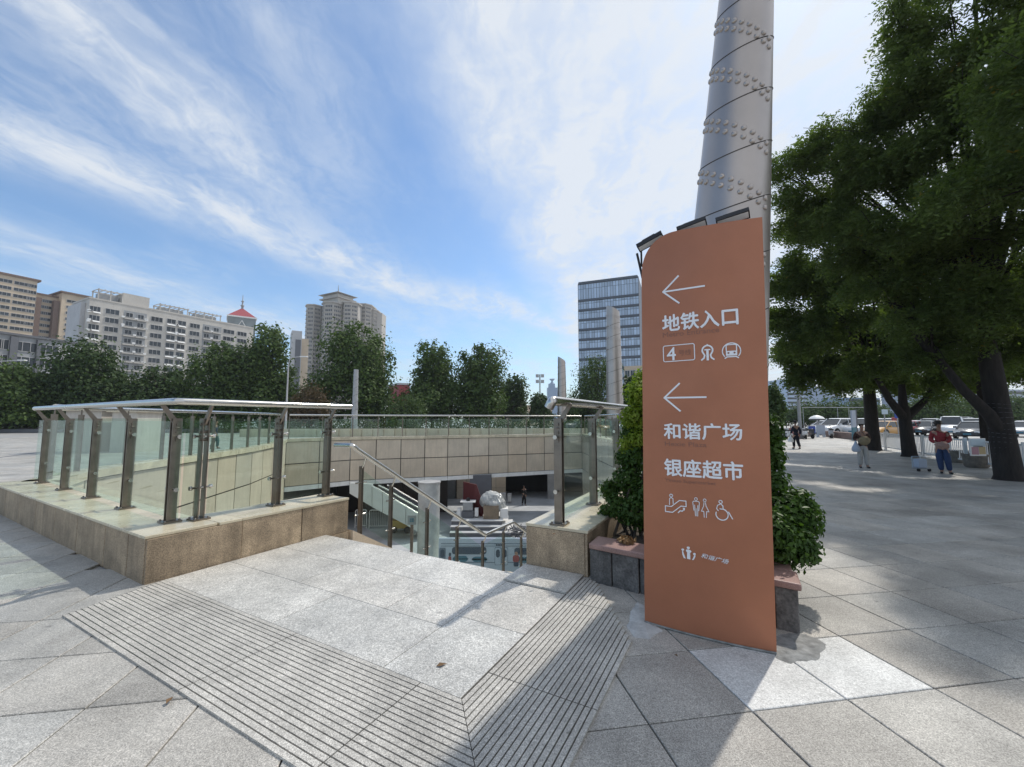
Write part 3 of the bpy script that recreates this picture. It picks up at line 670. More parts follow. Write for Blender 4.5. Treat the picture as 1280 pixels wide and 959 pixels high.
metro = stroke(circ(cm, 2.123, .036, n=16, a0=-38, a1=218), .011) + stroke([(cm + .029, 2.101), (cm + .020, 2.085), (cm + .026, 2.064), (cm + .043, 2.050)], .011) + stroke([(cm - .029, 2.101), (cm - .020, 2.085), (cm - .026, 2.064), (cm - .043, 2.050)], .011)
metro += stroke([(cm, 2.126), (cm, 2.050)], .016) + stroke([(cm - .018, 2.127), (cm + .018, 2.127)], .009) + [[(cm - .008, 2.158), (cm + .008, 2.158), (cm, 2.173)]]
surf('metro_logo', metro)
ct = .692
train = stroke(circ(ct, 2.105, .060, .060, n=26, a0=-40, a1=220), .007) + stroke([(ct - .034, 2.108), (ct - .034, 2.147), (ct - .026, 2.153), (ct + .026, 2.153), (ct + .034, 2.147), (ct + .034, 2.108)], .007)
train += [[(ct - .037, 2.071), (ct + .037, 2.071), (ct + .037, 2.106), (ct - .037, 2.106)]] + stroke([(ct - .044, 2.052), (ct - .030, 2.062), (ct + .030, 2.062), (ct + .044, 2.052)], .008)
surf('train_pictogram', train)
surf('train_lamps', [circ(ct - .020, 2.091, .007, n=8), circ(ct + .020, 2.091, .007, n=8)], 'sign_ghost', th=.008)
W2 = .006
esc = stroke([(.187, .882), (.187, .925), (.232, .925), (.293, .977), (.340, .977), (.340, .936), (.303, .936), (.240, .882)], W2, True) + stroke(circ(.233, 1.008, .011, n=10), .005, True)
esc += stroke([(.219, .938), (.221, .985), (.233, .993), (.246, .985), (.247, .948)], .005) + stroke([(.281, .884), (.296, .900), (.312, .899), (.322, .912)], .007) + [[(.314, .925), (.332, .925), (.328, .904)]]
surf('escalator_pictogram', esc)
mw = stroke(circ(.411, 1.000, .010, n=10), .004, True) + stroke([(.394, .915), (.388, .975), (.394, .983), (.428, .983), (.434, .975), (.428, .915)], .0045) + stroke([(.400, .955), (.404, .875)], .0045) + stroke([(.423, .955), (.419, .875)], .0045) + stroke([(.411, .930), (.411, .875)], .003)
mw += stroke(circ(.471, .996, .010, n=10), .004, True) + stroke([(.466, .980), (.463, .955), (.446, .915), (.462, .915), (.464, .872)], .0045) + stroke([(.476, .980), (.479, .955), (.497, .915), (.481, .915), (.478, .872)], .0045)
surf('toilet_pictogram', mw)
wh = stroke(circ(.577, .995, .011, n=10), .005, True) + stroke(circ(.583, .905, .040, n=22, a0=-200, a1=80), .0065) + stroke([(.572, .978), (.556, .968), (.549, .945), (.560, .930)], .005) + stroke([(.577, .980), (.591, .968), (.592, .944), (.570, .944)], .006) + stroke([(.626, .927), (.650, .880)], .006)
surf('wheelchair_pictogram', wh)
lg = [circ(.345, .633, .011, .009, n=10), circ(.305, .613, .0095, .008, n=10), circ(.386, .594, .0095, .008, n=10),
      [(.333, .552), (.357, .550), (.356, .596), (.366, .606), (.362, .615), (.345, .621), (.330, .617), (.327, .608), (.336, .598)],
      [(.311, .553), (.324, .551), (.313, .580), (.307, .603), (.299, .602), (.302, .575)], [(.368, .549), (.381, .551), (.394, .580), (.391, .586), (.383, .583), (.377, .566)]]
surf('plaza_logo', lg)
lettering('和谐广场', .432, .576, .034, .182, bold=0, font_shear=.35, name='logo_lettering', drop=.02)
# three floodlights fixed behind the top edge
def floodlight(label, c, w, dpt, tilt, roll, leg=None):
    t = thing('floodlight', label, 'floodlight', tuple(c), 'floodlights above the orange sign')
    Mx = Matrix.Translation(c) @ Matrix.Rotation(math.atan2(SD.y, SD.x), 4, 'Z') @ Matrix.Rotation(roll, 4, 'Y') @ Matrix.Rotation(tilt, 4, 'X')
    def bx(b, c_, d, mi=0):
        k = MB().box(c_, d); b.add([Mx @ Vector(v) for v in k.v], k.f, mi)
    b = MB(); bx(b, (0, 0, .016), (w, dpt, .024)); bx(b, (0, 0, .038), (w * .5, dpt * .6, .02))
    b.build('housing', M['dark'], t)
    r = MB()
    for x in (-1, 1): bx(r, (x * (w / 2 - .004), 0, -.003), (.008, dpt, .018))
    for y in (-1, 1): bx(r, (0, y * (dpt / 2 - .004), -.003), (w - .017, .008, .018))
    r.build('rim', M['dark'], t)
    l = MB(); bx(l, (0, 0, -.005), (w - .018, dpt - .018, .012)); l.build('lens', M['lens'], t)
    k = MB(); e = Mx @ Vector((w / 2 - .02, dpt / 2, .02)); e2 = Mx @ Vector((-w / 2 + .02, dpt / 2, .02))
    for q in (e, e2): k.tube([q, Vector((q.x, q.y, q.z)) + Vector((0, 0, -.16)) - SN * .0], .009, 5)
    k.build('bracket', M['dark'], t)
M['lens'] = material('floodlight_lens', (0.72, 0.73, 0.75), 0.3)
zf = 3.13
floodlight('floodlight with a white lens hanging past the rounded corner of the sign', S(.12, 3.095, -.05), .22, .07, R(-18), R(-20))
floodlight('middle floodlight leaning over the top edge of the orange sign', S(.45, 3.14, -.05), .22, .07, R(-26), R(-10))
floodlight('floodlight nearest the steel pole above the sign top', S(.74, 3.14, -.05), .23, .075, R(-26), R(-7))
br = MB().tube([S(.0, 3.03, -.06), S(.045, 2.80, -.05)], .010, 6).tube([S(.045, 2.82, -.05), S(.09, 2.76, -.05)], .012, 6).build('lamp_bracket', M['dark'], sign)
# ================================================================== the great steel pole behind the sign
M['pole'] = material('satin_stainless', (0.47, 0.415, 0.375), 0.38, 0.85, speck=0.03, speck_scale=300, blotch=0.07, blotch_scale=1.5, bump=0.03, bump_scale=200)
PB = Vector((2.085, 4.55, 0)); PAX = Vector((0.108, 0.0, 1)).normalized(); PH = 9.9
def prad(z): return 0.517 - 0.0335 * z
def pframe():
    zx = PAX; xx = Vector((0, 0, 0)); view = Vector((-PB.x, -PB.y, 0)).normalized()   # towards the viewer
    yy = (view - zx * view.dot(zx)).normalized(); xx = yy.cross(zx) * -1
    return xx, yy, zx
PXX, PYY, PZZ = pframe()
if PXX.x < 0: PXX = -PXX
def PP(phi, z, off=0.0): r_ = prad(z) + off; return PB + PZZ * z + PXX * (r_ * math.sin(phi)) + PYY * (r_ * math.cos(phi))
pole = thing('steel_pole', 'huge tapering steel pole with bands of rivets rising behind the sign', 'pole', tuple(PB))
b = MB(); rings = []
for i in range(26):
    z = PH * i / 25; rings.append([PP(2 * math.pi * k / 64, z) for k in range(64)])
for i in range(25):
    b.add(rings[i] + rings[i + 1], [(k, (k + 1) % 64, 64 + (k + 1) % 64, 64 + k) for k in range(64)], 0, True)
b.add(rings[-1], [tuple(range(64))]); b.build('shaft', M['pole'], pole)
for i in range(15):
    z0 = 0.86 + i * 0.633
    if z0 > PH - .5: break
    pts = [PP(2 * math.pi * k / 64, z0 + 0.12 * math.sin(2 * math.pi * k / 64) - 0.17 * math.cos(2 * math.pi * k / 64), .001) for k in range(65)]
    MB().tube(pts, .0055, 5, cap=False).build('seam', M['groove_dark'], pole)
riv = MB().lathe([(.031, -.004), (.029, .009), (.020, .017), (.008, .020)], seg=10).mesh('rivet', M['pole'])
for i in range(3, 11):
    z0 = 1.13 + i * 0.633
    for row in (0, 1):
        for k in range(10):
            ph = R(-78 + k * 14.5); z = z0 - row * .105 - 0.20 * math.sin(ph) - 0.15 * math.cos(ph) - 0.10 * max(0, math.sin(ph)) ** 2
            p = PP(ph, z); nrm = (PXX * math.sin(ph) + PYY * math.cos(ph))
            link_mesh('rivet', riv, pole, p - PB, rot=nrm.to_track_quat('Z', 'Y').to_euler())
# ================================================================== planter with a pink granite coping
M['pink'] = material('pink_granite', (0.31, 0.19, 0.165), 0.45, speck=0.3, speck_scale=140, blotch=0.2, blotch_scale=5, bump=0.12)
M['slate'] = material('split_slate', (0.135, 0.13, 0.125), 0.85, speck=0.3, speck_scale=50, blotch=0.45, blotch_scale=7, bump=0.9, bump_scale=28, rand=0.22)
M['soil'] = material('planter_soil', (0.07, 0.055, 0.04), 0.95, blotch=0.4, blotch_scale=9, bump=0.5)
pl = thing('planter', 'stone planter with rough dark slabs and a pink granite coping behind the sign', 'planter', tuple(ST(4.5, 2.2)))
PS0, PS1, PT0, PT1 = 3.735, 5.44, 2.04, 6.4
def tfront(s): return 2.20 - (s - 3.72) * 0.135
core = MB(); core.prism([tuple(ST(*q))[:2] for q in ((PS0 + .06, tfront(PS0) + .06), (PS1 - .06, tfront(PS1) + .06), (PS1 - .06, PT1), (PS0 + .06, PT1))], -0.1, 0.28)
core.build('soil', M['soil'], pl)
rnd = random.Random(5)
s = PS0
while s < PS1 - .05:
    w = min(rnd.uniform(.17, .27), PS1 - s); d = rnd.uniform(-.012, .02)
    q = [ST(s + .004, tfront(s) - d), ST(s + w - .004, tfront(s + w) - d - rnd.uniform(-.008, .008)), ST(s + w - .004, tfront(s + w) + .07), ST(s + .004, tfront(s) + .07)]
    MB().prism([tuple(p)[:2] for p in q], -0.02, 0.315).build('slate_slab', M['slate'], pl, bevel=.008); s += w
t = tfront(PS1)
while t < PT1 - .1:
    w = min(rnd.uniform(.2, .3), PT1 - t); d = rnd.uniform(-.01, .015)
    q = [ST(PS1 + d, t + .004), ST(PS1 + d + .004, t + w - .004), ST(PS1 - .07, t + w - .004), ST(PS1 - .07, t + .004)]
    MB().prism([tuple(p)[:2] for p in q], -0.02, 0.315).build('slate_slab', M['slate'], pl, bevel=.008); t += w
for a, b_ in ((PS0, 4.30), (4.30, 4.92), (4.92, PS1 + .02)):
    q = [ST(a + .002, tfront(a) - .035), ST(b_ - .002, tfront(b_) - .035), ST(b_ - .002, tfront(b_) + .27), ST(a + .002, tfront(a) + .27)]
    MB().prism([tuple(p)[:2] for p in q], 0.318, 0.372).build('coping_stone', M['pink'], pl, bevel=.012)
t = tfront(PS1) + .28
while t < PT1 - .2:
    w = min(.6, PT1 - t); q = [ST(PS1 - .01, t), ST(PS1 - .01, t + w - .004), ST(PS1 - .26, t + w - .004), ST(PS1 - .26, t)]
    MB().prism([tuple(p)[:2] for p in q], 0.318, 0.372).build('coping_stone', M['pink'], pl, bevel=.012); t += w
# ================================================================== foliage
def leaves(name, pos, nrm, size, mat, parent=None, asp=0.45, fold=0.25, kind=None, seed=0, axis=None, jitter=0.35):
    """one mesh of folded leaf blades: base, two sides and tip; pos and nrm are n x 3 arrays"""
    rg = np.random.RandomState(seed); n = len(pos)
    ax = rg.normal(size=(n, 3)) if axis is None else axis + rg.normal(size=(n, 3)) * jitter
    nr = nrm + rg.normal(size=(n, 3)) * 0.45; nr /= np.linalg.norm(nr, axis=1)[:, None] + 1e-9
    ax -= nr * (ax * nr).sum(1)[:, None]; ax /= np.linalg.norm(ax, axis=1)[:, None] + 1e-9
    sd_ = np.cross(ax, nr); sz = (size * rg.uniform(0.65, 1.3, n))[:, None]
    base = pos - ax * sz * .5; tip = pos + ax * sz * .5 - nr * sz * .10
    l = pos + sd_ * sz * asp * .5 + nr * sz * fold * asp * .5; r_ = pos - sd_ * sz * asp * .5 + nr * sz * fold * asp * .5
    co = np.stack([base, r_, tip, l], 1).reshape(-1, 3)
    if parent is not None and parent.name in ORI:
        iv = np.array(ORI[parent.name].inverted()); co = co @ iv[:3, :3].T + iv[:3, 3]
    me = bpy.data.meshes.new(name); me.vertices.add(4 * n); me.vertices.foreach_set('co', co.astype('f').ravel())
    i0 = np.arange(n) * 4; tri = np.stack([i0, i0 + 1, i0 + 2, i0, i0 + 2, i0 + 3], 1).ravel()
    me.loops.add(6 * n); me.loops.foreach_set('vertex_index', tri.astype('i'))
    me.polygons.add(2 * n); me.polygons.foreach_set('loop_start', np.arange(2 * n, dtype='i') * 3)
    me.polygons.foreach_set('loop_total', np.full(2 * n, 3, 'i')); me.update(calc_edges=True); me.validate()
    me.materials.append(mat); o = link_mesh(name, me, parent)
    if kind: o['kind'] = kind
    return o
def clump_points(clumps, per, seed, shell=0.55):
    """points in a set of ellipsoid clumps (x, y, z, rx, ry, rz), denser near the surface"""
    rg = np.random.RandomState(seed); P_, N_ = [], []
    vols = np.array([c[3] * c[4] * c[5] for c in clumps]) ** (2 / 3); cnt = np.maximum(3, (per * vols / vols.sum())).astype(int)
    for c, n in zip(clumps, cnt):
        d = rg.normal(size=(n, 3)); d /= np.linalg.norm(d, axis=1)[:, None]
        r_ = (shell + (1 - shell) * rg.uniform(size=n)) * rg.uniform(0.75, 1.12, n)
        P_.append(np.array(c[:3]) + d * r_[:, None] * np.array(c[3:6])); N_.append(d + np.array([0, 0, .35]))
    return np.concatenate(P_), np.concatenate(N_)
M['shrub'] = leaf_mat('glossy_shrub_leaf', (0.03, 0.065, 0.016), (0.085, 0.155, 0.03), 0.3, 0.28, 3.0)
M['shrub_young_sunlit'] = leaf_mat('sunlit_young_leaf', (0.16, 0.235, 0.03), (0.31, 0.385, 0.055), 0.4, 0.42, 3.0)  # new growth; sunlight on the tips is put into the brighter colour
M['bark'] = material('bark', (0.075, 0.06, 0.047), 0.95, blotch=0.35, blotch_scale=6, bump=0.8, bump_scale=30, stretch=(3, 3, 0.7))
def shrub(name, label, base, clumps, n, size, seed, young_sunlit=None, stems=7):
    t = thing(name, label, 'shrub', tuple(base))
    p, nn = clump_points(clumps, n, seed); leaves('foliage', p, nn, size, M['shrub'], t, asp=.5, seed=seed)
    if young_sunlit:
        p, nn = clump_points(young_sunlit, int(n * .26), seed + 1); leaves('sunlit_young_foliage', p, nn, size, M['shrub_young_sunlit'], t, asp=.45, seed=seed + 1)
    b = MB(); rg = random.Random(seed)
    for i in range(stems):
        c = rg.choice(clumps); e = Vector(c[:3]); q = Vector(base) + Vector((rg.uniform(-.2, .2), rg.uniform(-.2, .2), 0))
        b.tube([q, q.lerp(e, .5) + Vector((rg.uniform(-.08, .08), rg.uniform(-.08, .08), .08)), e], [.018, .013, .006], 5)
    b.build('stems', M['bark'], t, kind='stuff')
def cl(s, t, z, r, rz=None): p = ST(s, t); return (p.x, p.y, z, r, r, rz or r)
def ca(px, py, Y, r, rz=None): p = at(px, py, Y); return (p.x, p.y, p.z, r, r, rz or r)
shrub('shrub', 'dense dark shrub bulging out to the right of the orange sign', ST(5.0, 2.6, .28),
      [ca(985, 680, 3.75, .23), ca(1000, 650, 3.85, .20), ca(998, 628, 3.95, .15), ca(975, 640, 3.9, .22), ca(1003, 685, 3.8, .15), ca(960, 670, 3.7, .25), ca(966, 602, 4.1, .13), ca(966, 570, 4.2, .12, .2), ca(968, 540, 4.3, .10, .18), ca(950, 600, 4.2, .25), ca(955, 560, 4.4, .2), ca(1008, 640, 4.0, .14), ca(930, 640, 4.2, .3)], 9500, .062, 11)
shrub('shrub', 'tall shrub between the glass railing and the sign with bright yellow green tips', ST(3.95, 3.0, .28),
      [ca(772, 632, 4.95, .17), ca(792, 640, 4.75, .20), ca(762, 612, 5.1, .13), ca(786, 600, 5.0, .20), ca(798, 570, 5.0, .22), ca(780, 572, 5.2, .13), ca(797, 535, 5.1, .20), ca(802, 505, 5.2, .19), ca(806, 482, 5.2, .14), ca(815, 560, 5.1, .25), ca(815, 620, 4.8, .25), ca(785, 545, 5.3, .10, .2), ca(820, 510, 5.2, .2), ca(758, 640, 5.1, .10)], 11000, .056, 21,
      [ca(800, 492, 5.0, .20), ca(792, 522, 4.95, .17), ca(804, 474, 5.1, .14), ca(784, 556, 5.0, .12), ca(798, 548, 4.85, .12)], 12)
M['leaf_brown'] = material('dead_leaf', (0.16, 0.095, 0.045), 0.85)
p, nn = clump_points([(*ST(4.08, 2.33, .40), .085, .06, .05), (*ST(4.02, 2.36, .39), .05, .05, .04)], 60, 3)
t = thing('dry_leaves', 'small heap of dry brown leaves on the pink planter coping', 'dry leaves', tuple(ST(4.08, 2.33, .37)))
leaves('leaf_heap', p, nn, .07, material('dry_leaf', (0.30, 0.19, 0.09), 0.8, rand=.35), t, asp=.6, seed=4, kind='stuff')
for px, py, sz, rz_, lab in ((552, 832, .075, .4, 'brown dead leaf lying on the pale landing slab'), (212, 876, .06, 1.7, 'curled dead leaf at the edge of the ribbed strip on the left'), (845, 820, .03, 2.2, 'tiny dead leaf on the paving in front of the sign'), (693, 668, .05, .9, 'small dead leaf on the pier coping')):
    p = G(px, py, HP if py < 700 else 0.012); t = thing('fallen_leaf', lab, 'leaf', tuple(p), None, rz_)
    b = MB(); b.add([(-sz / 2, 0, .002), (-sz * .1, sz * .25, .012), (sz / 2, 0, .004), (-sz * .1, -sz * .25, .010), (0, 0, .003)], [(0, 4, 1), (1, 4, 2), (2, 4, 3), (3, 4, 0)]); b.local('blade', M['leaf_brown'], t)
# ================================================================== buildings
M['win'] = material('window_glass', (0.03, 0.037, 0.045), 0.18, spec=0.5, rand=.5)
M['winframe'] = material('window_frame', (0.5, 0.5, 0.5), 0.5)
M['cream'] = material('cream_render', (0.55, 0.52, 0.475), 0.8, blotch=0.12, blotch_scale=.15, streak=.15)
M['beige'] = material('sandy_render', (0.56, 0.455, 0.335), 0.8, blotch=0.12, blotch_scale=.12, streak=.12)
M['pale'] = material('pale_grey_render', (0.50, 0.50, 0.51), 0.8, blotch=0.1, blotch_scale=.2, streak=.15)
M['darkgrey'] = material('slate_grey_panel', (0.12, 0.125, 0.14), 0.6, blotch=.1)
M['redroof'] = material('red_roof', (0.33, 0.06, 0.07), 0.6, blotch=.2)
M['brownred'] = material('brown_red_render', (0.17, 0.115, 0.09), 0.8, blotch=.2)
M['blueglass'] = material('blue_curtain_glass', (0.46, 0.57, 0.72), 0.25, 0.0, rand=.22, spec=.8)
M['bluegrey'] = material('blue_grey_panel', (0.075, 0.09, 0.115), 0.5)
def head(vpx): a = Vector((vpx - CXP, FPX * 1.0037, 0)); return a.normalized()
def on_line(px, A, d):
    r = ray(px, 500); r = Vector((r.x, r.y, 0))            # where the sight line through px crosses the facade line
    D = r.x * -d.y + d.x * r.y; t = (A.x * -d.y + d.x * A.y) / D; return (A.x * -0 + (r.x * A.y - r.y * A.x)) / D if False else ((r * t - Vector((A.x, A.y, 0))).dot(d))
WMESH = {}
def window_mesh(w, h, nm=1, frame='winframe', glass='win'):
    key = (round(w, 1), round(h, 1), nm, frame, glass)
    if key not in WMESH:
        w, h = key[0], key[1]; b = MB(); f = .09; y = -.06
        b.box((0, y, h / 2 - f / 2), (w, .12, f)); b.box((0, y, -h / 2 + f / 2), (w + .2, .2, f))
        b.box((-w / 2 + f / 2, y, 0), (f, .12, h - 2 * f)); b.box((w / 2 - f / 2, y, 0), (f, .12, h - 2 * f))
        for i in range(nm): b.box((-w / 2 + w * (i + 1) / (nm + 1), y, 0), (.07, .11, h - 2 * f))
        b.box((0, .0, 0), (w - 2 * f, .03, h - 2 * f), 1); WMESH[key] = b.mesh('window', [M[frame], M[glass]])
    return WMESH[key]
class Facade:
    """a block with its front face on the line A + d*u; n points to the viewer"""
    def __init__(s, name, label, pxl, Yl, vpx, pxr, ytop, depth, mat, cat='building', parent=None, z0=0.0, ztop=None, partname='wall'):
        a = ray(pxl, 500); s.A = Vector((a.x / a.y * Yl, Yl, 0)); s.d = head(vpx); s.L = on_line(pxr, s.A, s.d)
        s.n = Vector((s.d.y, -s.d.x, 0)); s.n = s.n if s.n.dot(s.A) < 0 else -s.n
        s.zt = at(pxl, ytop, Yl).z if ztop is None else ztop
        s.t = parent or thing(name, label, cat, tuple(s.A)); s.rz = math.atan2(-s.n.x, s.n.y) + math.pi
        s.block(0, s.L, z0, s.zt, depth, mat, partname)
    def block(s, u0, u1, z0, z1, depth, mat, name='wall', proud=0.0, **kw):
        q = [s.A + s.d * u0 + s.n * proud, s.A + s.d * u1 + s.n * proud, s.A + s.d * u1 - s.n * depth, s.A + s.d * u0 - s.n * depth]
        return MB().prism([tuple(p)[:2] for p in q], z0, z1).build(name, M[mat], s.t, **kw)
    def u(s, px): return on_line(px, s.A, s.d)
    def win(s, u, z, w, h, nm=1, proud=0.03, name='window', **k):
        p = s.A + s.d * u + s.n * proud; return link_mesh(name, window_mesh(w, h, nm, **k), s.t, ORI[s.t.name].inverted() @ Vector((p.x, p.y, z)), s.rz)
    def bar(s, b, u0, u1, z0, z1, proud, back=0.0):
        q = [s.A + s.d * u0 + s.n * proud, s.A + s.d * u1 + s.n * proud, s.A + s.d * u1 - s.n * back, s.A + s.d * u0 - s.n * back]; return b.prism([tuple(p)[:2] for p in q], z0, z1)
# sandy towers at the far left
rnd = random.Random(3)
fa = Facade('apartment_tower', 'sandy apartment towers with brown roof edges behind the long pale block', -30, 178, 890, 32, 340, 16, 'beige')
z2 = fa.zt - 5.0; u1 = fa.u(33); u2 = fa.u(66); u3 = fa.u(101)
fa.block(u1, u2, 0, z2, 18, 'beige', proud=-5.0); fa.block(u2, u3, 0, z2 + 2.2, 18, 'beige', proud=-.8)
fa.block(-1, u1 + .8, fa.zt, fa.zt + .9, 17, 'brownred', 'roof', .7); fa.block(u2 - .7, u3 + .7, z2 + 2.2, z2 + 3.0, 19, 'brownred', 'roof', 0)
fa.block(u1 - .3, u2, z2, z2 + .7, 18, 'brownred', 'roof', -4.4)
fa.block(u1 + .4, fa.u(42), 0, z2 - 2, 2, 'brownred', 'loggia_wall', -4.8); fa.block(fa.u(58), u2 - .2, 0, z2 - 2, 2, 'brownred', 'loggia_wall', -4.8)
zz0 = fa.zt - 2.6
for i in range(14):
    z = zz0 - i * 3.0
    for px, w in ((-9, 4), (12, 4.6), (26, 3)): fa.win(fa.u(px), z, w, 1.6, 2)
    z = z2 - 2.6 - i * 3.0
    for px, w in ((46, 3), (54, 2.6)): fa.win(fa.u(px), z, w, 1.5, 1, -4.97)
    for px, w in ((79, 3.6), (92, 2.4)): fa.win(fa.u(px), z + 1.2, w, 1.4, 1, -.77)
    for a, b_ in ((34, 42), (58, 65)):
        k = MB(); fa.bar(k, fa.u(a), fa.u(b_), z - 1.6, z - .7, -3.6, 4.6); k.build('balcony', M['beige'], fa.t)
# low grey building in front
fg = Facade('office_block', 'low grey building with dark pilasters at the far left edge', -40, 84, 780, 96, 413, 14, 'grey')
fg.block(-.4, fg.L + .4, fg.zt, fg.zt + .5, 14.5, 'darkgrey', 'roof', .5)
for a, b_ in ((4, 17), (38, 46)): fg.block(fg.u(a), fg.u(b_ - 3), 0, fg.zt - .3, 1, 'darkgrey', 'pilaster', .5)
for r_ in range(5):
    for px, w in ((-12, 4.2), (0, 2.4), (26, 3.9), (55, 3.4)): fg.win(fg.u(px), fg.zt - 2.2 - r_ * 3.3, w, 2.2, 2)
fg.block(fg.u(66), fg.u(95), 0, fg.zt - .6, 1, 'pale', 'side_panel', .12)
# long pale block
fb = Facade('apartment_block', 'long pale apartment block with white balcony canopies and rooftop frames', 101, 132, 925, 312, 373, 15, 'cream')
zt = fb.zt; PXB = lambda x: 90 + x / 5.333
q = [fb.A - fb.n * 3 + fb.d * -.02, fb.A - fb.n * 15, fb.A - fb.n * 15 - fb.d * 1.2, fb.A - fb.n * 3 - fb.d * 1.2]
MB().prism([tuple(p)[:2] for p in q], 0, zt - 1).build('end_wall', M['pale'], fb.t)
for a, b_, nm in ((62, 138, 2), (172, 268, 2), (485, 566, 2), (752, 820, 2), (980, 1056, 2), (1076, 1140, 2)):
    for r_ in range(11): fb.win(fb.u((PXB(a) + PXB(b_)) / 2), zt - 3.2 - r_ * 3.0, fb.u(PXB(b_)) - fb.u(PXB(a)), 1.75, nm)
for a, b_ in ((594, 656), (668, 726)):
    for r_ in range(11): fb.win(fb.u((PXB(a) + PXB(b_)) / 2), zt - 3.0 - r_ * 3.0, fb.u(PXB(b_)) - fb.u(PXB(a)), 1.8, 1)
for a, b_ in ((300, 372), (384, 444), (842, 892), (905, 958)):
    ua, ub = fb.u(PXB(a)), fb.u(PXB(b_)); fb.block(ua - .1, ub + .5, 0, zt - 1.9, .6, 'grey', 'recess_panel', .02)
    for r_ in range(11):
        fb.win((ua + ub) / 2, zt - 3.3 - r_ * 3.0, (ub - ua) * .72, 1.6, 1, .05)
        k = MB(); fb.bar(k, ua, ub + .2, zt - 4.9 - r_ * 3.0, zt - 4.45 - r_ * 3.0, .9); k.build('balcony', M['cream'], fb.t)
me_ac = MB().box((0, -.3, 0), (.85, .45, .62)).lathe([(.24, 0), (.24, .02)], (0, 0, 0), 6).mesh('air_conditioner', M['white'])
me_ac = MB().box((0, -.3, 0), (.85, .45, .62)).box((-.1, -.53, 0), (.5, .03, .5)).mesh('air_conditioner', M['white'])
for px in (55, 60, 292, 296, 378, 448, 452, 660, 664, 836, 898):
    for r_ in range(10):
        if rnd.random() < .62:
            p = fb.A + fb.d * (fb.u(PXB(px)) + rnd.uniform(-.1, .2)) + fb.n * .05
            link_mesh('air_conditioner', me_ac, fb.t, ORI[fb.t.name].inverted() @ Vector((p.x, p.y, zt - 4.2 - r_ * 3 + rnd.uniform(-.3, .3))), fb.rz)
for a, b_ in ((86, 136), (594, 650), (672, 722)):
    for r_ in range(9):
        ua, ub = fb.u(PXB(a)), fb.u(PXB(b_)); zc = zt - 4.35 - r_ * 3.0
        pts = [fb.A + fb.d * ua + fb.n * .05 + Vector((0, 0, zc + .35)), fb.A + fb.d * ua + fb.n * .9 + Vector((0, 0, zc - .15)), fb.A + fb.d * ua + fb.n * .9 + Vector((0, 0, zc - .28)), fb.A + fb.d * ua + fb.n * .05 + Vector((0, 0, zc + .2))]
        MB().extr(pts, fb.d * (ub - ua)).build('canopy', M['white'], fb.t)
fb.block(fb.u(PXB(288)), fb.u(PXB(470)), zt, zt + 4.2, 10, 'cream', 'roof_block', -.4)
fb.block(-.2, fb.L + .2, zt, zt + .5, 15.2, 'cream', 'roof', .15)
def pergola(a, b_, hgt, zb=None):
    ua, ub = fb.u(PXB(a)), fb.u(PXB(b_)); k = MB(); n = max(2, int((ub - ua) / 2.4)); z0 = (zb or zt) + .5
    for i in range(n + 1):
        uu = ua + (ub - ua) * i / n
        for dd in (-.6, -5.6): fb.bar(k, uu - .14, uu + .14, z0, z0 + hgt, dd + .28, -dd)
    for dd in (-.5, -5.5): fb.bar(k, ua - .3, ub + .3, z0 + hgt, z0 + hgt + .35, dd + .4, -dd)
    for i in range(2 * n + 1): uu = ua + (ub - ua) * i / (2 * n); fb.bar(k, uu - .08, uu + .08, z0 + hgt + .35, z0 + hgt + .55, .0, 6.2)
    k.build('roof_frame', M['cream'], fb.t, kind='stuff')
    k = MB(); fb.bar(k, ua + .6, ub - .6, z0, z0 + hgt * .8, -2.5, 5); k.build('roof_room', M['grey'], fb.t)
pergola(118, 285, 2.9); pergola(545, 735, 2.0); pergola(790, 960, 2.0)
# turret with a red pyramid roof
tu = thing('turret', 'grey green turret with a red pyramid roof and a spire over the long block', 'tower', tuple(at(295, 524, 184)))
c = at(295, 524, 184); c.z = 0; zb_, ze = at(295, 418, 184).z, at(295, 400, 184).z
M['turret'] = material('grey_green_panel', (0.22, 0.25, 0.26), 0.7, blotch=.15, blotch_scale=.3)
ra = R(35)
MB().box((c.x, c.y, ze / 2), (10.4, 10.4, ze), rz=ra).build('wall', M['turret'], tu)
MB().box((c.x, c.y, ze + .3), (11.2, 11.2, .6), rz=ra).build('eave', M['white'], tu)
k = MB(); e = [c + Matrix.Rotation(ra, 3, 'Z') @ Vector((a * 5.3, b_ * 5.3, 0)) for a, b_ in ((-1, -1), (1, -1), (1, 1), (-1, 1))]
zr1 = at(295, 386.5, 184).z
k.add([(p.x, p.y, ze + .6) for p in e] + [(c.x + (p.x - c.x) * .1, c.y + (p.y - c.y) * .1, zr1) for p in e], [(0, 1, 5, 4), (1, 2, 6, 5), (2, 3, 7, 6), (3, 0, 4, 7), (4, 5, 6, 7)]); k.build('roof', M['redroof'], tu)
sp_ = MB().lathe([(.5, zr1 - .2), (.45, zr1 + 1.2), (.9, zr1 + 1.5), (.35, zr1 + 1.9), (.3, zr1 + 3.2), (.7, zr1 + 3.5), (.2, zr1 + 3.9), (.1, zr1 + 6.5)], (c.x, c.y, 0), 8).build('spire', M['grey'], tu)
Rr = Matrix.Rotation(ra, 3, 'Z')
for sx, sy in ((1, 0), (0, -1), (-1, 0)):
    f = Rr @ Vector((sx, sy, 0)); r_ = Vector((-f.y, f.x, 0)); p0 = c + f * 5.26
    for a, b_ in (((-2, -2.6), (0, 1.1)), ((0, 1.1), (2, -2.6)), ((-2, -2.6), (2, -2.6))):
        A_, B_ = p0 + r_ * a[0] + Vector((0, 0, ze - 2.4 + a[1])), p0 + r_ * b_[0] + Vector((0, 0, ze - 2.4 + b_[1])); MB().tube([A_, B_], .16, 4).build('gable_trim', M['white'], tu)
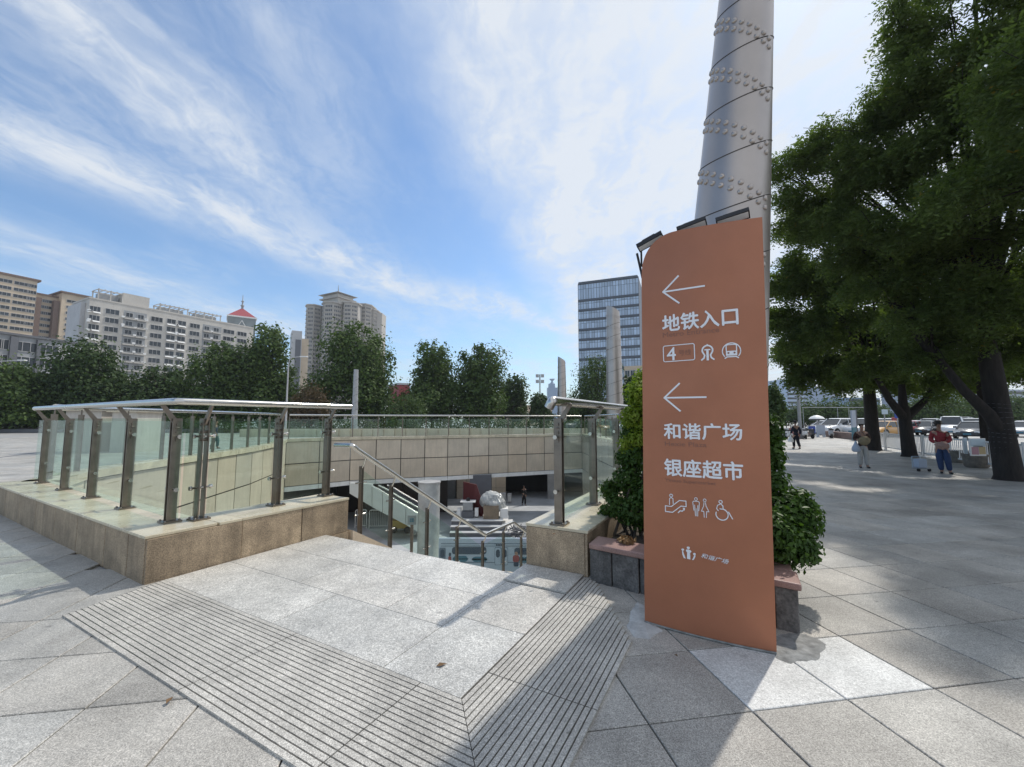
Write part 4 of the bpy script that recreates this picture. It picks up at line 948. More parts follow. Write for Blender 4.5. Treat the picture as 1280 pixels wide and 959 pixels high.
# residential tower with a pavilion roof
TY = 287
tw = thing('residential_tower', 'tall grey cream residential tower with bay windows and a small pagoda roof', 'tower', tuple(at(420, 524, TY)))
def tx(px, dy=0): a = ray(px, 500); return a.x / a.y * (TY + dy)
zt = at(400, 378, TY).z
M['towerwall'] = material('tower_render', (0.46, 0.43, 0.395), 0.8, blotch=.12, blotch_scale=.1, streak=.12)
def bay(pxl, pxr, dy, depth, ztop, nside=5, back=14):
    xl, xr = tx(pxl, dy), tx(pxr, dy); y0 = TY + dy; ch = (xr - xl) * .28
    poly = [(xl, y0 + depth), (xl + ch, y0), (xr - ch, y0), (xr, y0 + depth), (xr, y0 + back), (xl, y0 + back)]
    MB().prism(poly, 0, ztop).build('wall', M['towerwall'], tw)
    pe = [(xl - .9, y0 + depth - .3), (xl + ch - .4, y0 - .9), (xr - ch + .4, y0 - .9), (xr + .9, y0 + depth - .3), (xr + .9, y0 + back), (xl - .9, y0 + back)]
    MB().prism(pe, ztop, ztop + .9).build('eave', M['towerwall'], tw)
    k = MB(); g = MB()
    for i in range(27):
        z = ztop - 2.4 - i * 2.95
        if z < 5: break
        for a, b_ in zip(poly[:3], poly[1:4]):
            a, b_ = Vector((*a, 0)), Vector((*b_, 0)); d = (b_ - a).normalized(); n = Vector((d.y, -d.x, 0)); L = (b_ - a).length
            q = [a + d * L * .08 + n * .12, b_ - d * L * .08 + n * .12, b_ - d * L * .08 - n * .05, a + d * L * .08 - n * .05]
            g.prism([tuple(p)[:2] for p in q], z - .85, z + .75)
            for j in range(5):
                p = a + d * L * (.08 + .84 * j / 4); q = [p - d * .16 + n * .25, p + d * .16 + n * .25, p + d * .16, p - d * .16]; k.prism([tuple(v)[:2] for v in q], z - .85, z + .75)
            q = [a - d * .1 + n * .5, b_ + d * .1 + n * .5, b_ + d * .1, a - d * .1]; k.prism([tuple(v)[:2] for v in q], z - 1.35, z - .85)
    g.build('window_bands', M['win'], tw, kind='stuff'); k.build('bay_trim', M['towerwall'], tw, kind='stuff')
bay(374.5, 393, 2, 4, at(383, 381, TY).z); bay(394.5, 419, -4, 5, at(400, 378.5, TY - 4).z); bay(420.5, 441, 0, 4, at(430, 378.5, TY).z)
bay(442, 458, 12, 4, at(450, 381, TY + 12).z); bay(458.5, 466.5, 18, 3, at(462, 388, TY + 18).z)
MB().prism([(tx(378), TY + 9), (tx(462), TY + 22), (tx(462), TY + 32), (tx(378), TY + 32)], 0, zt - 2).build('wall', M['towerwall'], tw)
zp0, zp1 = at(415, 376, TY + 5).z, at(415, 367, TY + 5).z; cx_, cy_ = tx(418, 8), TY + 8
def pyr(z0, z1, w, dpt, name, mat, top=.05):
    k = MB(); rr = Matrix.Rotation(R(-28), 3, 'Z'); vs = [Vector((cx_, cy_, z)) + rr @ Vector((a * w * f, b_ * dpt * f, 0)) for z, f in ((z0, 1), ((z0 + z1) / 2, .42), (z1, top)) for a, b_ in ((-1, -1), (1, -1), (1, 1), (-1, 1))]
    k.add(vs, [(i, (i + 1) % 4, 4 + (i + 1) % 4, 4 + i) for i in range(4)] + [(4 + i, 4 + (i + 1) % 4, 8 + (i + 1) % 4, 8 + i) for i in range(4)] + [(3, 2, 1, 0), (8, 9, 10, 11)]); k.build(name, M[mat], tw)
MB().box((cx_, cy_, zp0), (16, 13, 7), rz=R(-28)).build('pavilion', M['cream'], tw)
MB().box((cx_, cy_, zp0 + .8), (19.5, 16.5, .8), rz=R(-28)).build('eave', M['towerwall'], tw)
pyr(zp1 - 1.4, at(418, 360, TY).z, 10.5, 9, 'roof', 'towerwall'); MB().tube([(cx_, cy_, at(418, 361, TY).z), (cx_, cy_, at(418, 352, TY).z)], [.4, .1], 6).build('spire', M['grey'], tw)
f5 = Facade('office_block', 'grey building half hidden behind the tree left of the pagoda roofed tower', 361, 230, 1500, 374, 413, 14, 'pale')
f5.block(f5.u(366), f5.u(373), 0, f5.zt - 5, 1, 'darkgrey', 'glazed_panel', .2); f5.block(f5.u(373.5), f5.u(383), 0, f5.zt - 4, 12, 'beige', 'wall', -1)
# blue glass office
fo = Facade('office_tower', 'blue glass office tower with dark floor bands beyond the grey steel pole', 724.5, 158, -640, 802, 354.5, 26, 'bluegrey')
zt = fo.zt; nb = 10; pit = 3.85
fo.block(-.25, fo.L + .25, zt - .5, zt + .35, 26, 'bluegrey', 'roof', .35)
P0 = MB(); MUL = MB(); npan = 22
rows_ = [(zt - .7, zt - 6.6)] + [(zt - 7.5 - i * pit, zt - 7.5 - i * pit - 2.95) for i in range(11)]
for z1, z0 in rows_:
    for j in range(npan):
        u0, u1 = fo.L * j / npan + .07, fo.L * (j + 1) / npan - .07; m_ = (z1 - z0) * .68
        fo.bar(P0, u0, u1, z0 + .05, z0 + m_, .02 + rnd.uniform(0, .06), -.0); fo.bar(P0, u0, u1, z0 + m_ + .12, z1 - .05, .02 + rnd.uniform(0, .06), 0)
    k = MB(); fo.bar(k, -.1, fo.L + .1, z0 - .80, z0 - .12, .45, .0); k.build('floor_band', M['bluegrey'], fo.t)
P0.build('glass_panels', M['blueglass'], fo.t, kind='stuff')
k = MB()
for j in range(npan + 1): fo.bar(k, fo.L * j / npan - .05, fo.L * j / npan + .05, zt - 52, zt - .5, .22, 0)
k.build('mullions', M['bluegrey'], fo.t, kind='stuff')
fo2 = Facade('shop_building', 'pale brown low building at the foot of the blue office tower', 781, 120, -640, 806, 458, 10, 'beige')
for r_ in range(3):
    for px in (785, 792, 800): fo2.win(fo2.u(px), fo2.zt - 2.2 - r_ * 3.2, 1.4, 1.9, 1)
# distant towers
M['hazeblue'] = material('haze_blue_tower', (0.20, 0.29, 0.42), 0.5); M['farpale'] = material('distant_pale_tower', (0.42, 0.47, 0.55), 0.7)  # the blue carries the fade of distance in the wall colour
dt = thing('distant_tower', 'faint blue tower with a funnel shaped crown far beyond the fence of poles', 'tower', tuple(at(690.5, 524, 800)))
c = at(690.5, 524, 800); zz = lambda y: at(690, y, 800).z
MB().box((c.x, c.y, zz(485) / 2), (19, 19, zz(485))).build('wall', M['hazeblue'], dt)
MB().box((c.x - 1, c.y, zz(480) / 2), (12, 12, zz(480))).build('wall', M['hazeblue'], dt)
MB().lathe([(5.5, zz(480)), (1.8, zz(477.5)), (1.8, zz(476.5)), (5.2, zz(474.3)), (5.2, zz(473.8))], (c.x, c.y, 0), 10).build('crown', M['hazeblue'], dt)
for nm, lab, pxl, pxr, y, Y, mt_, vp in (('glass_tower', 'pale blue glass tower seen below the tree crown above the guard', 984, 1021, 474, 330, 'blueglass', 3000),
                                   ('apartment_block', 'narrow white block beside the pale blue glass tower', 1021.5, 1027, 486, 330, 'farpale', 3000),
                                   ('apartment_block', 'pale block between the white umbrella and the slim sign pillar', 1038, 1052, 483, 300, 'farpale', 3000),
                                   ('office_block', 'grey blue block behind the slim sign pillar', 1060, 1100, 497, 260, 'hazeblue', 3000),
                                   ('apartment_block', 'white block seen in the fork of the second street tree', 1142, 1160, 478, 240, 'farpale', 4000),
                                   ('office_block', 'long grey block behind the parked cars at the right edge', 1196, 1300, 486, 220, 'farpale', 4000)):
    f = Facade(nm, lab, pxl, Y, vp, pxr, y, 18, mt_); k = MB()
    for r_ in range(int(f.zt / 3.4)): f.bar(k, .4, f.L - .4, f.zt - 2.6 - r_ * 3.4, f.zt - 1.0 - r_ * 3.4, .15, 0)
    k.build('window_bands', M['win'], f.t, kind='stuff')
rh = Facade('house', 'small red walled house glimpsed between the plane trees', 499, 90, 1400, 512, 481, 8, 'redroof')
rh.block(-.3, rh.L + .3, rh.zt, rh.zt + .4, 8.4, 'pale', 'roof', .3)
rh2 = Facade('house', 'red and white shop front glimpsed left of the small grey pole', 372, 92, 1400, 392, 498, 8, 'redroof'); rh2.block(-.3, rh2.L + .3, rh2.zt, rh2.zt + .4, 8.4, 'pale', 'roof', .3)
f6 = Facade('house', 'tan roadside building beside the last plane tree', 640, 95, 1400, 690, 506, 8, 'beige')
for px in (650, 660, 672): f6.win(f6.u(px), 2.4, 1.8, 1.4, 1)
# ================================================================== trees beyond the court
M['plane'] = leaf_mat('plane_tree_leaf', (0.034, 0.062, 0.018), (0.118, 0.178, 0.048), 0.5, 0.22, 0.45)
M['plane2'] = leaf_mat('dark_tree_leaf', (0.025, 0.048, 0.018), (0.08, 0.125, 0.04), 0.5, 0.2, 0.45)
M['light_leaf'] = leaf_mat('pale_tree_leaf', (0.05, 0.08, 0.03), (0.11, 0.16, 0.06), 0.55, 0.25, 0.6)
M['myrtle'] = leaf_mat('reddish_leaf', (0.06, 0.05, 0.03), (0.14, 0.09, 0.05), 0.55, 0.2, 0.6)
def broad_tree(label, px, Y, ytop, pw, ybot, seed, mat='plane', n=7000, size=.40, peak=1.0, group='trees beyond the sunken court', tops=None, name='tree'):
    a = ray(px, 500); x = a.x / a.y * Y; zt = at(px, ytop, Y).z; zb_ = max(.3, at(px, ybot, Y).z); rad = pw / 2 / FPX * Y * 1.3
    rg = random.Random(seed); t = thing(name, label, 'tree', (x, Y, 0), group); cls = []
    H_ = zt - zb_
    NC = 40
    for i in range(NC):
        f = ((i + .5) / NC) ** 1.15; prof = (min(1.0, (f + .03) / .16) ** .5) * max(0.0, 1 - f) ** (.62 * (1.35 - .45 * peak)) * .93 + .10
        r0 = rad * prof * (.26 + .26 * rg.random()); th = i * 2.4 + rg.uniform(-.5, .5); rr = max(0, rad * prof - r0) * rg.uniform(.55, 1.22)
        z = zb_ + H_ * (.04 + .92 * f); r_v = min(r0 * rg.uniform(.75, 1.05), max(.5, (zt - z) * 1.0))
        cls.append((x + rr * math.cos(th), Y + rr * math.sin(th), min(z, zt - r_v * .8), r0, r0, r_v))
    for i in range(6):
        r0 = rad * .5; th = rg.uniform(0, 6.28); cls.append((x + rad * .3 * math.cos(th), Y + rad * .3 * math.sin(th), zb_ + H_ * (.25 + .1 * i), r0, r0, r0))
    if tops:
        for (tpx, tpy, r0) in tops:
            q = at(tpx, tpy, Y); cls.append((q.x, q.y, q.z - r0, r0, r0, r0 * 1.1))
    n = int(n * 1.7); p, nn = clump_points(cls, n, seed, .3); leaves('crown', p, nn, size, M[mat], t, asp=.8, seed=seed)
    b = MB(); r0 = .16 + rad * .02
    b.tube([(x, Y, -.1), (x + .05, Y, zb_ * .6), (x, Y + .1, zb_ + H_ * .3), (x + .1, Y, zb_ + H_ * .7)], [r0 * 1.3, r0, r0 * .7, r0 * .25], 7)
    for c in cls[::3]: b.tube([(x, Y, zb_ + (c[2] - zb_) * .3), ((x + c[0]) / 2, (Y + c[1]) / 2, c[2] * .75 + zb_ * .1), c[:3]], [r0 * .5, r0 * .35, r0 * .12], 5)
    b.build('trunk', M['bark'], t); return t
broad_tree('low bushy tree at the far left edge in front of the grey building', 12, 52, 452, 120, 532, 1, 'plane', 8500)
broad_tree('round dark tree standing in front of the grey building', 115, 56, 424, 112, 530, 2, 'plane2', 9000, peak=.8)
broad_tree('low dark tree beneath the white balcony canopies of the long block', 204, 60, 456, 96, 531, 3, 'plane2', 7000)
broad_tree('rounded plane tree left of the pointed plane tree', 272, 60, 424, 92, 531, 4, 'plane', 8000)
broad_tree('pointed plane tree hiding the grey building beside the pagoda roofed tower', 336, 62, 400, 84, 530, 5, 'plane', 8500, peak=.75, tops=[(328, 402, 1.3), (345, 408, 1.2)])
broad_tree('tallest plane tree standing before the pagoda roofed tower', 443, 62, 399, 118, 528, 6, 'plane', 12000, peak=.8, tops=[(444, 399, 1.4), (430, 412, 1.4), (472, 418, 1.3), (488, 436, 1.2)])
broad_tree('plane tree right of the red house with a twin pointed top', 541, 64, 424, 82, 529, 7, 'plane', 8500, peak=.75, tops=[(529, 424, 1.3), (553, 434, 1.2)])
broad_tree('plane tree with a narrow tip near the floodlight mast', 598, 64, 428, 84, 529, 8, 'plane', 8500, peak=.75, tops=[(598, 428, 1.2), (580, 436, 1.1), (618, 452, 1.2)])
broad_tree('small thin tree at the end of the plane tree row', 641, 72, 464, 46, 528, 9, 'plane2', 3200)
broad_tree('willowy tree behind the two grey steel poles', 746, 58, 441, 76, 528, 10, 'light_leaf', 5200, .26, tops=[(740, 441, 1.2), (757, 447, 1.1)])
broad_tree('tree half hidden between the blue office tower and the orange sign', 788, 60, 466, 40, 528, 14, 'plane2', 3200)
broad_tree('small tree in front of the tan roadside building', 676, 66, 491, 34, 528, 12, 'plane2', 2600)
broad_tree('reddish crape myrtle below the pagoda roofed tower', 386, 52, 482, 66, 530, 13, 'myrtle', 4200, .22)
broad_tree('pale green bushy tree right of the small grey pole', 507, 54, 494, 62, 531, 15, 'light_leaf', 4200, .22)
broad_tree('dark bush beside the willowy tree', 720, 62, 500, 50, 530, 16, 'plane2', 2600)
M['hedge'] = leaf_mat('hedge_leaf', (0.03, 0.05, 0.015), (0.08, 0.12, 0.03), 0.5, 0.2, 0.6)
def hedge(label, x0, x1, Y, h, dp, n, seed):
    t = thing('hedge', label, 'hedge', ((x0 + x1) / 2, Y, 0)); rg = random.Random(seed); cls = []
    x = x0
    while x < x1: r_ = rg.uniform(.7, 1.2); cls.append((x, Y + rg.uniform(-dp, dp), h * rg.uniform(.3, .62), r_ * 1.3, dp, h * rg.uniform(.4, .6))); x += r_
    p, nn = clump_points(cls, n, seed, .5); p[:, 2] = np.maximum(p[:, 2], .02); leaves('foliage', p, nn, .22, M['hedge'], t, asp=.7, seed=seed)
    MB().box(((x0 + x1) / 2, Y, .25), (x1 - x0, dp * 1.2, .5)).build('stems', M['bark'], t, kind='stuff')
hedge('long hedge under the trees on the left side of the plaza', -78, -38, 51.5, 2.6, 1.6, 11000, 31)
hedge('clipped hedge beyond the far court wall', -38, 10, 50, 1.8, 1.4, 10000, 32)
hedge('low hedge behind the glass on the right of the court', 5.8, 16, 41, 1.7, 1.2, 4000, 33)
k = MB(); k.prism([(-90, 49.2), (-36, 49.2), (-36, 49.5), (-90, 49.5)], 0.002, .42); setp(k.build('kerb', M['darkgrey']), kind='structure')
k = MB(); k.prism([(-100, 49.5), (30, 49.5), (30, 70), (-100, 70)], 0.003, .05); setp(k.build('planting_bed', M['soil']), kind='structure')
# low wall running behind the far railing and small planter walls
pw = thing('planter_wall', 'low tan block wall with joints behind the far glass railing', 'wall', (-2, 40, 0))
for i in range(36): MB().box((-24 + i * .98, 37.6 + max(0, (i - 6)) * .10, .36), (.965, .4, .72)).build('wall_block', M['clad'], pw)
# ================================================================== small steel poles, lamps, mast
def small_pole(label, px, Y, ytop, w, slant, seed, col='pole'):
    a = ray(px, 500); x = a.x / a.y * Y; zt = at(px, ytop, Y).z; r0 = w / 2 / FPX * Y
    t = thing('steel_pole', label, 'pole', (x, Y, 0), 'steel poles on the plaza'); b = MB(); seg = 24; rings = []
    for i in range(12):
        f = i / 11; rr = r0 * (1 - .26 * f)
        rings.append([Vector((x + rr * math.cos(6.2832 * k / seg), Y + rr * math.sin(6.2832 * k / seg), zt * f + (slant * rr * (-math.cos(6.2832 * k / seg)) * .55 if i == 11 else 0))) for k in range(seg)])
    for i in range(11): b.add(rings[i] + rings[i + 1], [(k, (k + 1) % seg, seg + (k + 1) % seg, seg + k) for k in range(seg)], 0, True)
    b.add(rings[-1], [tuple(range(seg))]); b.build('shaft', M[col], t)
    n = int(zt / .85)
    for i in range(1, n):
        z = i * .85; rr = r0 * (1 - .26 * z / zt) + .004
        MB().tube([(x + rr * math.cos(6.2832 * k / 24), Y + rr * math.sin(6.2832 * k / 24), z + .18 * math.cos(6.2832 * k / 24)) for k in range(25)], .012, 4, cap=False).build('seam', M['groove_dark'], t)
    k = MB()
    for i in range(n):
        for j in range(16):
            for r2 in (0, 1):
                q = 6.2832 * j / 16; z = i * .85 + .5 + r2 * .14 - .12 * math.cos(q); rr = r0 * (1 - .26 * z / zt)
                k.lathe([(.045, -.02), (.03, .02)], (x + rr * math.cos(q), Y + rr * math.sin(q), z), 5)
    k.build('rivets', M[col], t, kind='stuff'); return t
small_pole('grey steel pole with a slanted top before the blue office tower', 768.5, 30, 387, 22, 1.0, 1)
small_pole('slim steel pole with a cut top left of the willowy tree', 702.5, 54, 449, 12.5, 1.2, 2)
M['matt_pole'] = material('weathered_pole', (0.42, 0.43, 0.44), 0.55, 0.3, blotch=.15)
small_pole('small pale pole with a rounded top in front of the tallest plane tree', 444, 47, 462, 7.5, 0.2, 3, 'matt_pole')
def lamp(label, px, Y, ytop, pxarm, yarm):
    a = ray(px, 500); x = a.x / a.y * Y; zt = at(px, ytop, Y).z; e = at(pxarm, yarm, Y)
    t = thing('street_lamp', label, 'street lamp', (x, Y, 0), 'street lamps')
    MB().tube([(x, Y, 0), (x, Y, zt * .9)], [.12, .07], 8).build('post', M['pale'], t)
    sg = 1 if e.x > x else -1
    MB().tube([(x, Y, zt * .9), (x + .1 * sg, Y, zt * .97), (x + .4 * sg, Y, zt), (e.x, Y, e.z)], .055, 6).build('arm', M['pale'], t)
    MB().box((e.x + .35 * sg, Y, e.z), (.8, .3, .12)).build('lamp_head', M['white'], t)
lamp('street lamp with one curved arm below the pagoda roofed tower', 358.5, 46, 447, 376, 446)
lamp('street lamp reaching over the low tree at the far left edge', -12, 46, 452, 24, 450.5)
lamp('small street lamp among the crape myrtle leaves', 352, 70, 462, 340, 466)
x = at(675, 500, 80).x; t = thing('floodlight_mast', 'thin floodlight mast left of the faint blue tower', 'lamp mast', (x, 80, 0))
MB().tube([(x, 80, 0), (x, 80, at(675, 468, 80).z)], .13, 6).build('post', M['grey'], t)
for dx in (-.5, .5):
    for dz in (0, -1.1): MB().box((x + dx, 79.9, at(675, 470, 80).z + dz), (.6, .3, .6)).build('lamp_head', M['pale'], t)
# beige block on the left plaza, seen over and through the near railing
kb = thing('stair_kiosk', 'beige stone box on the left plaza seen through the railing glass', 'kiosk', (-19, 20, 0))
a, b_ = at(92, 500, 20.5).x, at(136, 500, 20.5).x
MB().box(((a + b_) / 2, 21, 1.0), (b_ - a, 1.6, 2.0)).build('wall', M['cream'], kb); MB().box(((a + b_) / 2, 21, 2.06), (b_ - a + .3, 1.9, .12)).build('roof', M['coping'], kb)
a, b_ = at(148, 500, 20.5).x, at(178, 500, 20.5).x
kb2 = thing('stair_kiosk', 'smaller beige stone box beside the beige box on the left plaza', 'kiosk', (-17, 20, 0))
MB().box(((a + b_) / 2, 21, .97), (b_ - a, 1.5, 1.94)).build('wall', M['cream'], kb2); MB().box(((a + b_) / 2, 21, 1.99), (b_ - a + .3, 1.8, .1)).build('roof', M['coping'], kb2)
k = MB(); p0, p1 = G(-60, 580), G(150, 552); d = (p1 - p0).normalized(); n = Vector((-d.y, d.x, 0)) * .07
k.prism([tuple(v)[:2] for v in (p0 - n, p1 - n, p1 + n, p0 + n)], -.01, .004); setp(k.build('drain_channel', M['darkgrey']), kind='structure')
# ================================================================== things in the sunken court
M['wrap'] = material('plastic_sheet', (0.42, 0.43, 0.42), 0.25, blotch=.2, blotch_scale=2, bump=.3, bump_scale=9)
cx2 = at(538, 524, 21)
col_ = thing('column', 'fat white column standing in the sunken court left of the train hoarding', 'column', (cx2.x, 21, FLOOR))
MB().lathe([(.60, FLOOR), (.58, FLOOR + .25), (.53, FLOOR + .3), (.535, -3.6), (.53, -1.58)], (cx2.x, 21, 0), 28).build('shaft', M['wrap'], col_)
MB().lathe([(.66, FLOOR), (.66, FLOOR + .08)], (cx2.x, 21, 0), 28).build('foot', M['concrete'], col_)
MB().lathe([(.56, -1.578), (.56, -1.5)], (cx2.x, 21, 0), 28).build('cap', M['concrete'], col_)
mp = thing('banner_panel', 'dark maroon curved panel behind the white column', 'panel', tuple(at(563, 524, 27).xy) + (FLOOR,))
M['maroon'] = material('maroon_panel', (0.10, 0.018, 0.02), 0.5); a, b_ = at(596, 500, 27), at(571, 500, 26.4)
pz = [(a.x - .9, 27.6, FLOOR), (a.x + .22, 27, FLOOR), (a.x + .5, 27, -4.3), (a.x + .3, 27, -3.4), (a.x + .02, 27, -2.6), (a.x - .9, 27.6, -2.5)]
MB().extr(pz, (0, .15, 0)).build('panel', M['maroon'], mp)
cn = thing('column', 'dark grey square column behind the maroon panel', 'column', (at(605, 500, 28.9).x, 29.6, FLOOR)); MB().box((at(605, 500, 29.6).x - .2, 29.8, (FLOOR - 2.3) / 2), (1.5, 1.0, 3.1)).build('shaft', M['darkgrey'], cn)
yg = thing('crash_post', 'yellow post at the foot of the maroon panel', 'post', (at(611, 500, 26.8).x, 26.8, FLOOR)); yx = at(611, 500, 26.8).x
MB().lathe([(.10, FLOOR), (.10, FLOOR + 1.3), (.05, FLOOR + 1.36)], (yx, 26.8, 0), 10).build('tube', material('yellow_paint', (0.55, 0.42, 0.03), 0.5), yg); MB().lathe([(.17, FLOOR), (.17, FLOOR + .04)], (yx, 26.8, 0), 10).build('foot', M['dark'], yg)
# platform with white edged steps
pf = thing('stage_steps', 'low stage with three white edged steps in the court', 'steps', (1, 26.5, FLOOR)); xa, xb = at(566, 500, 26).x, at(640, 500, 26).x
for i in range(3):
    z1 = FLOOR + .27 * (i + 1); y0 = 25.4 + i * .32
    MB().prism([(xa, y0), (xb - i * .3, y0), (xb - i * .3, 28.6), (xa, 28.6)], z1 - .27, z1 - .05).build('riser', M['darkgrey'], pf)
    MB().prism([(xa, y0 - .05), (xb + .05 - i * .3, y0 - .05), (xb + .05 - i * .3, 28.6), (xa, 28.6)], z1 - .05, z1).build('tread', M['white'], pf)
SZ = FLOOR + .81
mc = thing('machine', 'dark grey cabinet machine with white flanges on the stage', 'machine', (at(586, 500, 26.6).x, 26.8, SZ)); mx_ = at(586, 500, 26.6).x
MB().box((mx_, 26.8, SZ + .22), (.75, .6, .42)).build('base', M['darkgrey'], mc, bevel=.03); MB().box((mx_, 26.8, SZ + .72), (.62, .55, .5)).build('cabinet', M['grey'], mc, bevel=.03)
MB().box((mx_, 26.8, SZ + 1.0), (.95, .6, .07)).build('lid', M['white'], mc); MB().lathe([(.12, 0), (.13, .12), (.07, .2)], (mx_, 26.75, SZ + 1.03), 10).build('cap', M['dark'], mc)
for dx in (-.55, .55): MB().box((mx_ + dx, 26.7, SZ + .35), (.22, .3, .5)).build('side_box', M['white'], mc)
wm = thing('wrapped_machine', 'large machine wrapped in crumpled clear plastic on the stage', 'wrapped machine', (at(617, 500, 27).x, 27, SZ)); wx_ = at(617, 500, 27).x
bm = bmesh.new(); bmesh.ops.create_icosphere(bm, subdivisions=5, radius=1.0); rg = random.Random(8)
from mathutils import noise as mn
for v in bm.verts:
    n_ = mn.noise(v.co * 1.2) * .26 + abs(mn.noise(Vector((v.co.x * 4.5, v.co.y * 4.5, v.co.z * 1.1)))) * .15 - .06; v.co *= 1 + n_; v.co = Vector((v.co.x * .85, v.co.y * .7, max(v.co.z, -.75) * .68))
me = bpy.data.meshes.new('plastic_cover'); bm.to_mesh(me); bm.free(); me.materials.append(M['wrap']); o = link_mesh('plastic_cover', me, wm, (0, 0, .92))
MB().box((wx_ - .1, 26.6, SZ + .42), (.95, .7, .8)).build('crate', material('crate_wood', (.22, .17, .12), .8, blotch=.3), wm); MB().box((wx_ + .7, 26.8, SZ + .3), (.5, .8, .6)).build('base', M['white'], wm, bevel=.04)
for i, (px, w, hgt, lab) in enumerate(((586, .85, 1.1, 'taller pale cabinet by the tan tiled back wall'), (595.5, .7, .9, 'shorter pale cabinet by the tan tiled back wall'), (629, .5, .8, 'small pale bin beside the dark doorway'), (637, .35, .75, 'little round stool in the dark doorway'))):
    p = at(px, 500, 35.5); t = thing('cabinet', lab, 'cabinet', (p.x, 35.5, FLOOR)); MB().box((p.x, 35.5, FLOOR + hgt / 2), (w, .5, hgt)).build('body', M['pale'], t, bevel=.02); MB().box((p.x, 35.23, FLOOR + hgt * .55), (w * .8, .03, hgt * .7)).build('door', M['white'], t)
# train printed hoarding
hd = thing('hoarding', 'hoarding printed with a white and blue metro train below the stairs', 'hoarding', (0, 18, FLOOR)); HB, HT = FLOOR + .02, -3.43
M['hoard'] = material('hoarding_print', (0.50, 0.56, 0.66), 0.5, blotch=.06); M['hoard_dark'] = material('hoarding_print_dark', (0.05, 0.075, 0.12), 0.5); M['hoard_blue'] = material('hoarding_print_blue', (0.06, 0.19, 0.27), 0.5)
M['hoard_line'] = material('hoarding_print_line', (0.16, 0.20, 0.27), 0.5); M['hoard_red'] = material('hoarding_print_red', (0.36, 0.07, 0.07), 0.5)
MB().box((0.6, 18.06, (HB + HT) / 2), (7.4, .1, HT - HB)).build('board', M['hoard'], hd)
def pr(name, x0, x1, z0, z1, mt_, y=17.995, r=.04):
    pts = []
    for cx_, cz_, a0 in ((x1 - r, z0 + r, -90), (x1 - r, z1 - r, 0), (x0 + r, z1 - r, 90), (x0 + r, z0 + r, 180)):
        for k in range(4): q = R(a0 + 30 * k); pts.append((cx_ + r * math.cos(q), y, cz_ + r * math.sin(q)))
    return MB().extr(pts, (0, .02, 0)).build(name, M[mt_], hd)
hx = lambda px: at(px, 690, 18).x; hz = lambda py: at(600, py, 18).z
pr('line_print', -3.0, 4.2, hz(680), hz(679.3), 'hoard_line', r=.005); pr('line_print', -3.0, 4.2, hz(683), hz(682.5), 'hoard_line', r=.005); pr('line_print', -3.0, 4.2, hz(703.5), hz(702.8), 'hoard_line', r=.005)
pr('window_print', hx(565), hx(608), hz(693), hz(684), 'hoard_dark', r=.1); pr('window_print', hx(643), hx(690), hz(693.5), hz(685), 'hoard_dark', r=.1)
pr('panel_print', hx(566), hx(585), hz(702.5), hz(695), 'hoard_blue', r=.14); pr('panel_print', hx(590), hx(609), hz(702.5), hz(696), 'hoard_blue', r=.14); pr('panel_print', hx(642), hx(690), hz(702.5), hz(696.5), 'hoard_blue', r=.14)
for a in (618.3, 626.8):
    pr('door_print', hx(a) , hx(a + 8.1), hz(706.5), hz(684.4), 'hoard_line', 17.996); pr('door_print', hx(a + .5), hx(a + 7.6), hz(706), hz(685), 'hoard', 17.992); pr('door_window_print', hx(a + 1.6), hx(a + 6.6), hz(697), hz(686.8), 'hoard_dark', 17.988, .09)
pr('door_print', hx(549), hx(557), hz(706), hz(685), 'hoard_line', 17.996); pr('door_window_print', hx(550.5), hx(555.8), hz(697), hz(687), 'hoard_dark', 17.988, .09)
for i in range(5): pr('sign_print', hx(620 + i * 2), hx(621.5 + i * 2), hz(682.2), hz(680.4), 'hoard_dark', 17.992, .005)
M['hoard_skin'] = material('hoarding_print_skin', (0.5, 0.3, 0.22), 0.6)
pr('figure_print', hx(641), hx(649), hz(703), hz(694), 'hoard_red', 17.99, .1); pr('figure_print', hx(643.3), hx(647.3), hz(694.4), hz(689.6), 'hoard_skin', 17.985, .07); pr('figure_print', hx(642), hx(648), hz(708), hz(702.5), 'hoard_dark', 17.985, .05)
pr('figure_print', hx(560.5), hx(564), hz(702), hz(695.5), 'hoard_red', 17.99, .05); pr('figure_print', hx(561), hx(563.8), hz(695.5), hz(691), 'hoard_dark', 17.985, .05)
# rubble heap on the right of the stage
rb_ = MB(); rg = random.Random(12)
for i in range(70):
    px = rg.uniform(640, 658); p = at(px, 500, 25.5); L = rg.uniform(.2, .6); c = Vector((p.x + rg.uniform(-.2, .2), 25.3 + rg.uniform(-.6, .6), FLOOR + rg.uniform(.05, .6)))
    v = Vector((rg.uniform(-1, 1), rg.uniform(-1, 1), rg.uniform(-.6, .8))).normalized() * L; rb_.tube([c - v / 2, c + v / 2], rg.uniform(.015, .05), 4)
o = rb_.build('rubble', M['darkgrey']); setp(o, 'tangled heap of dark scrap beside the court stage', 'rubble', kind='stuff')
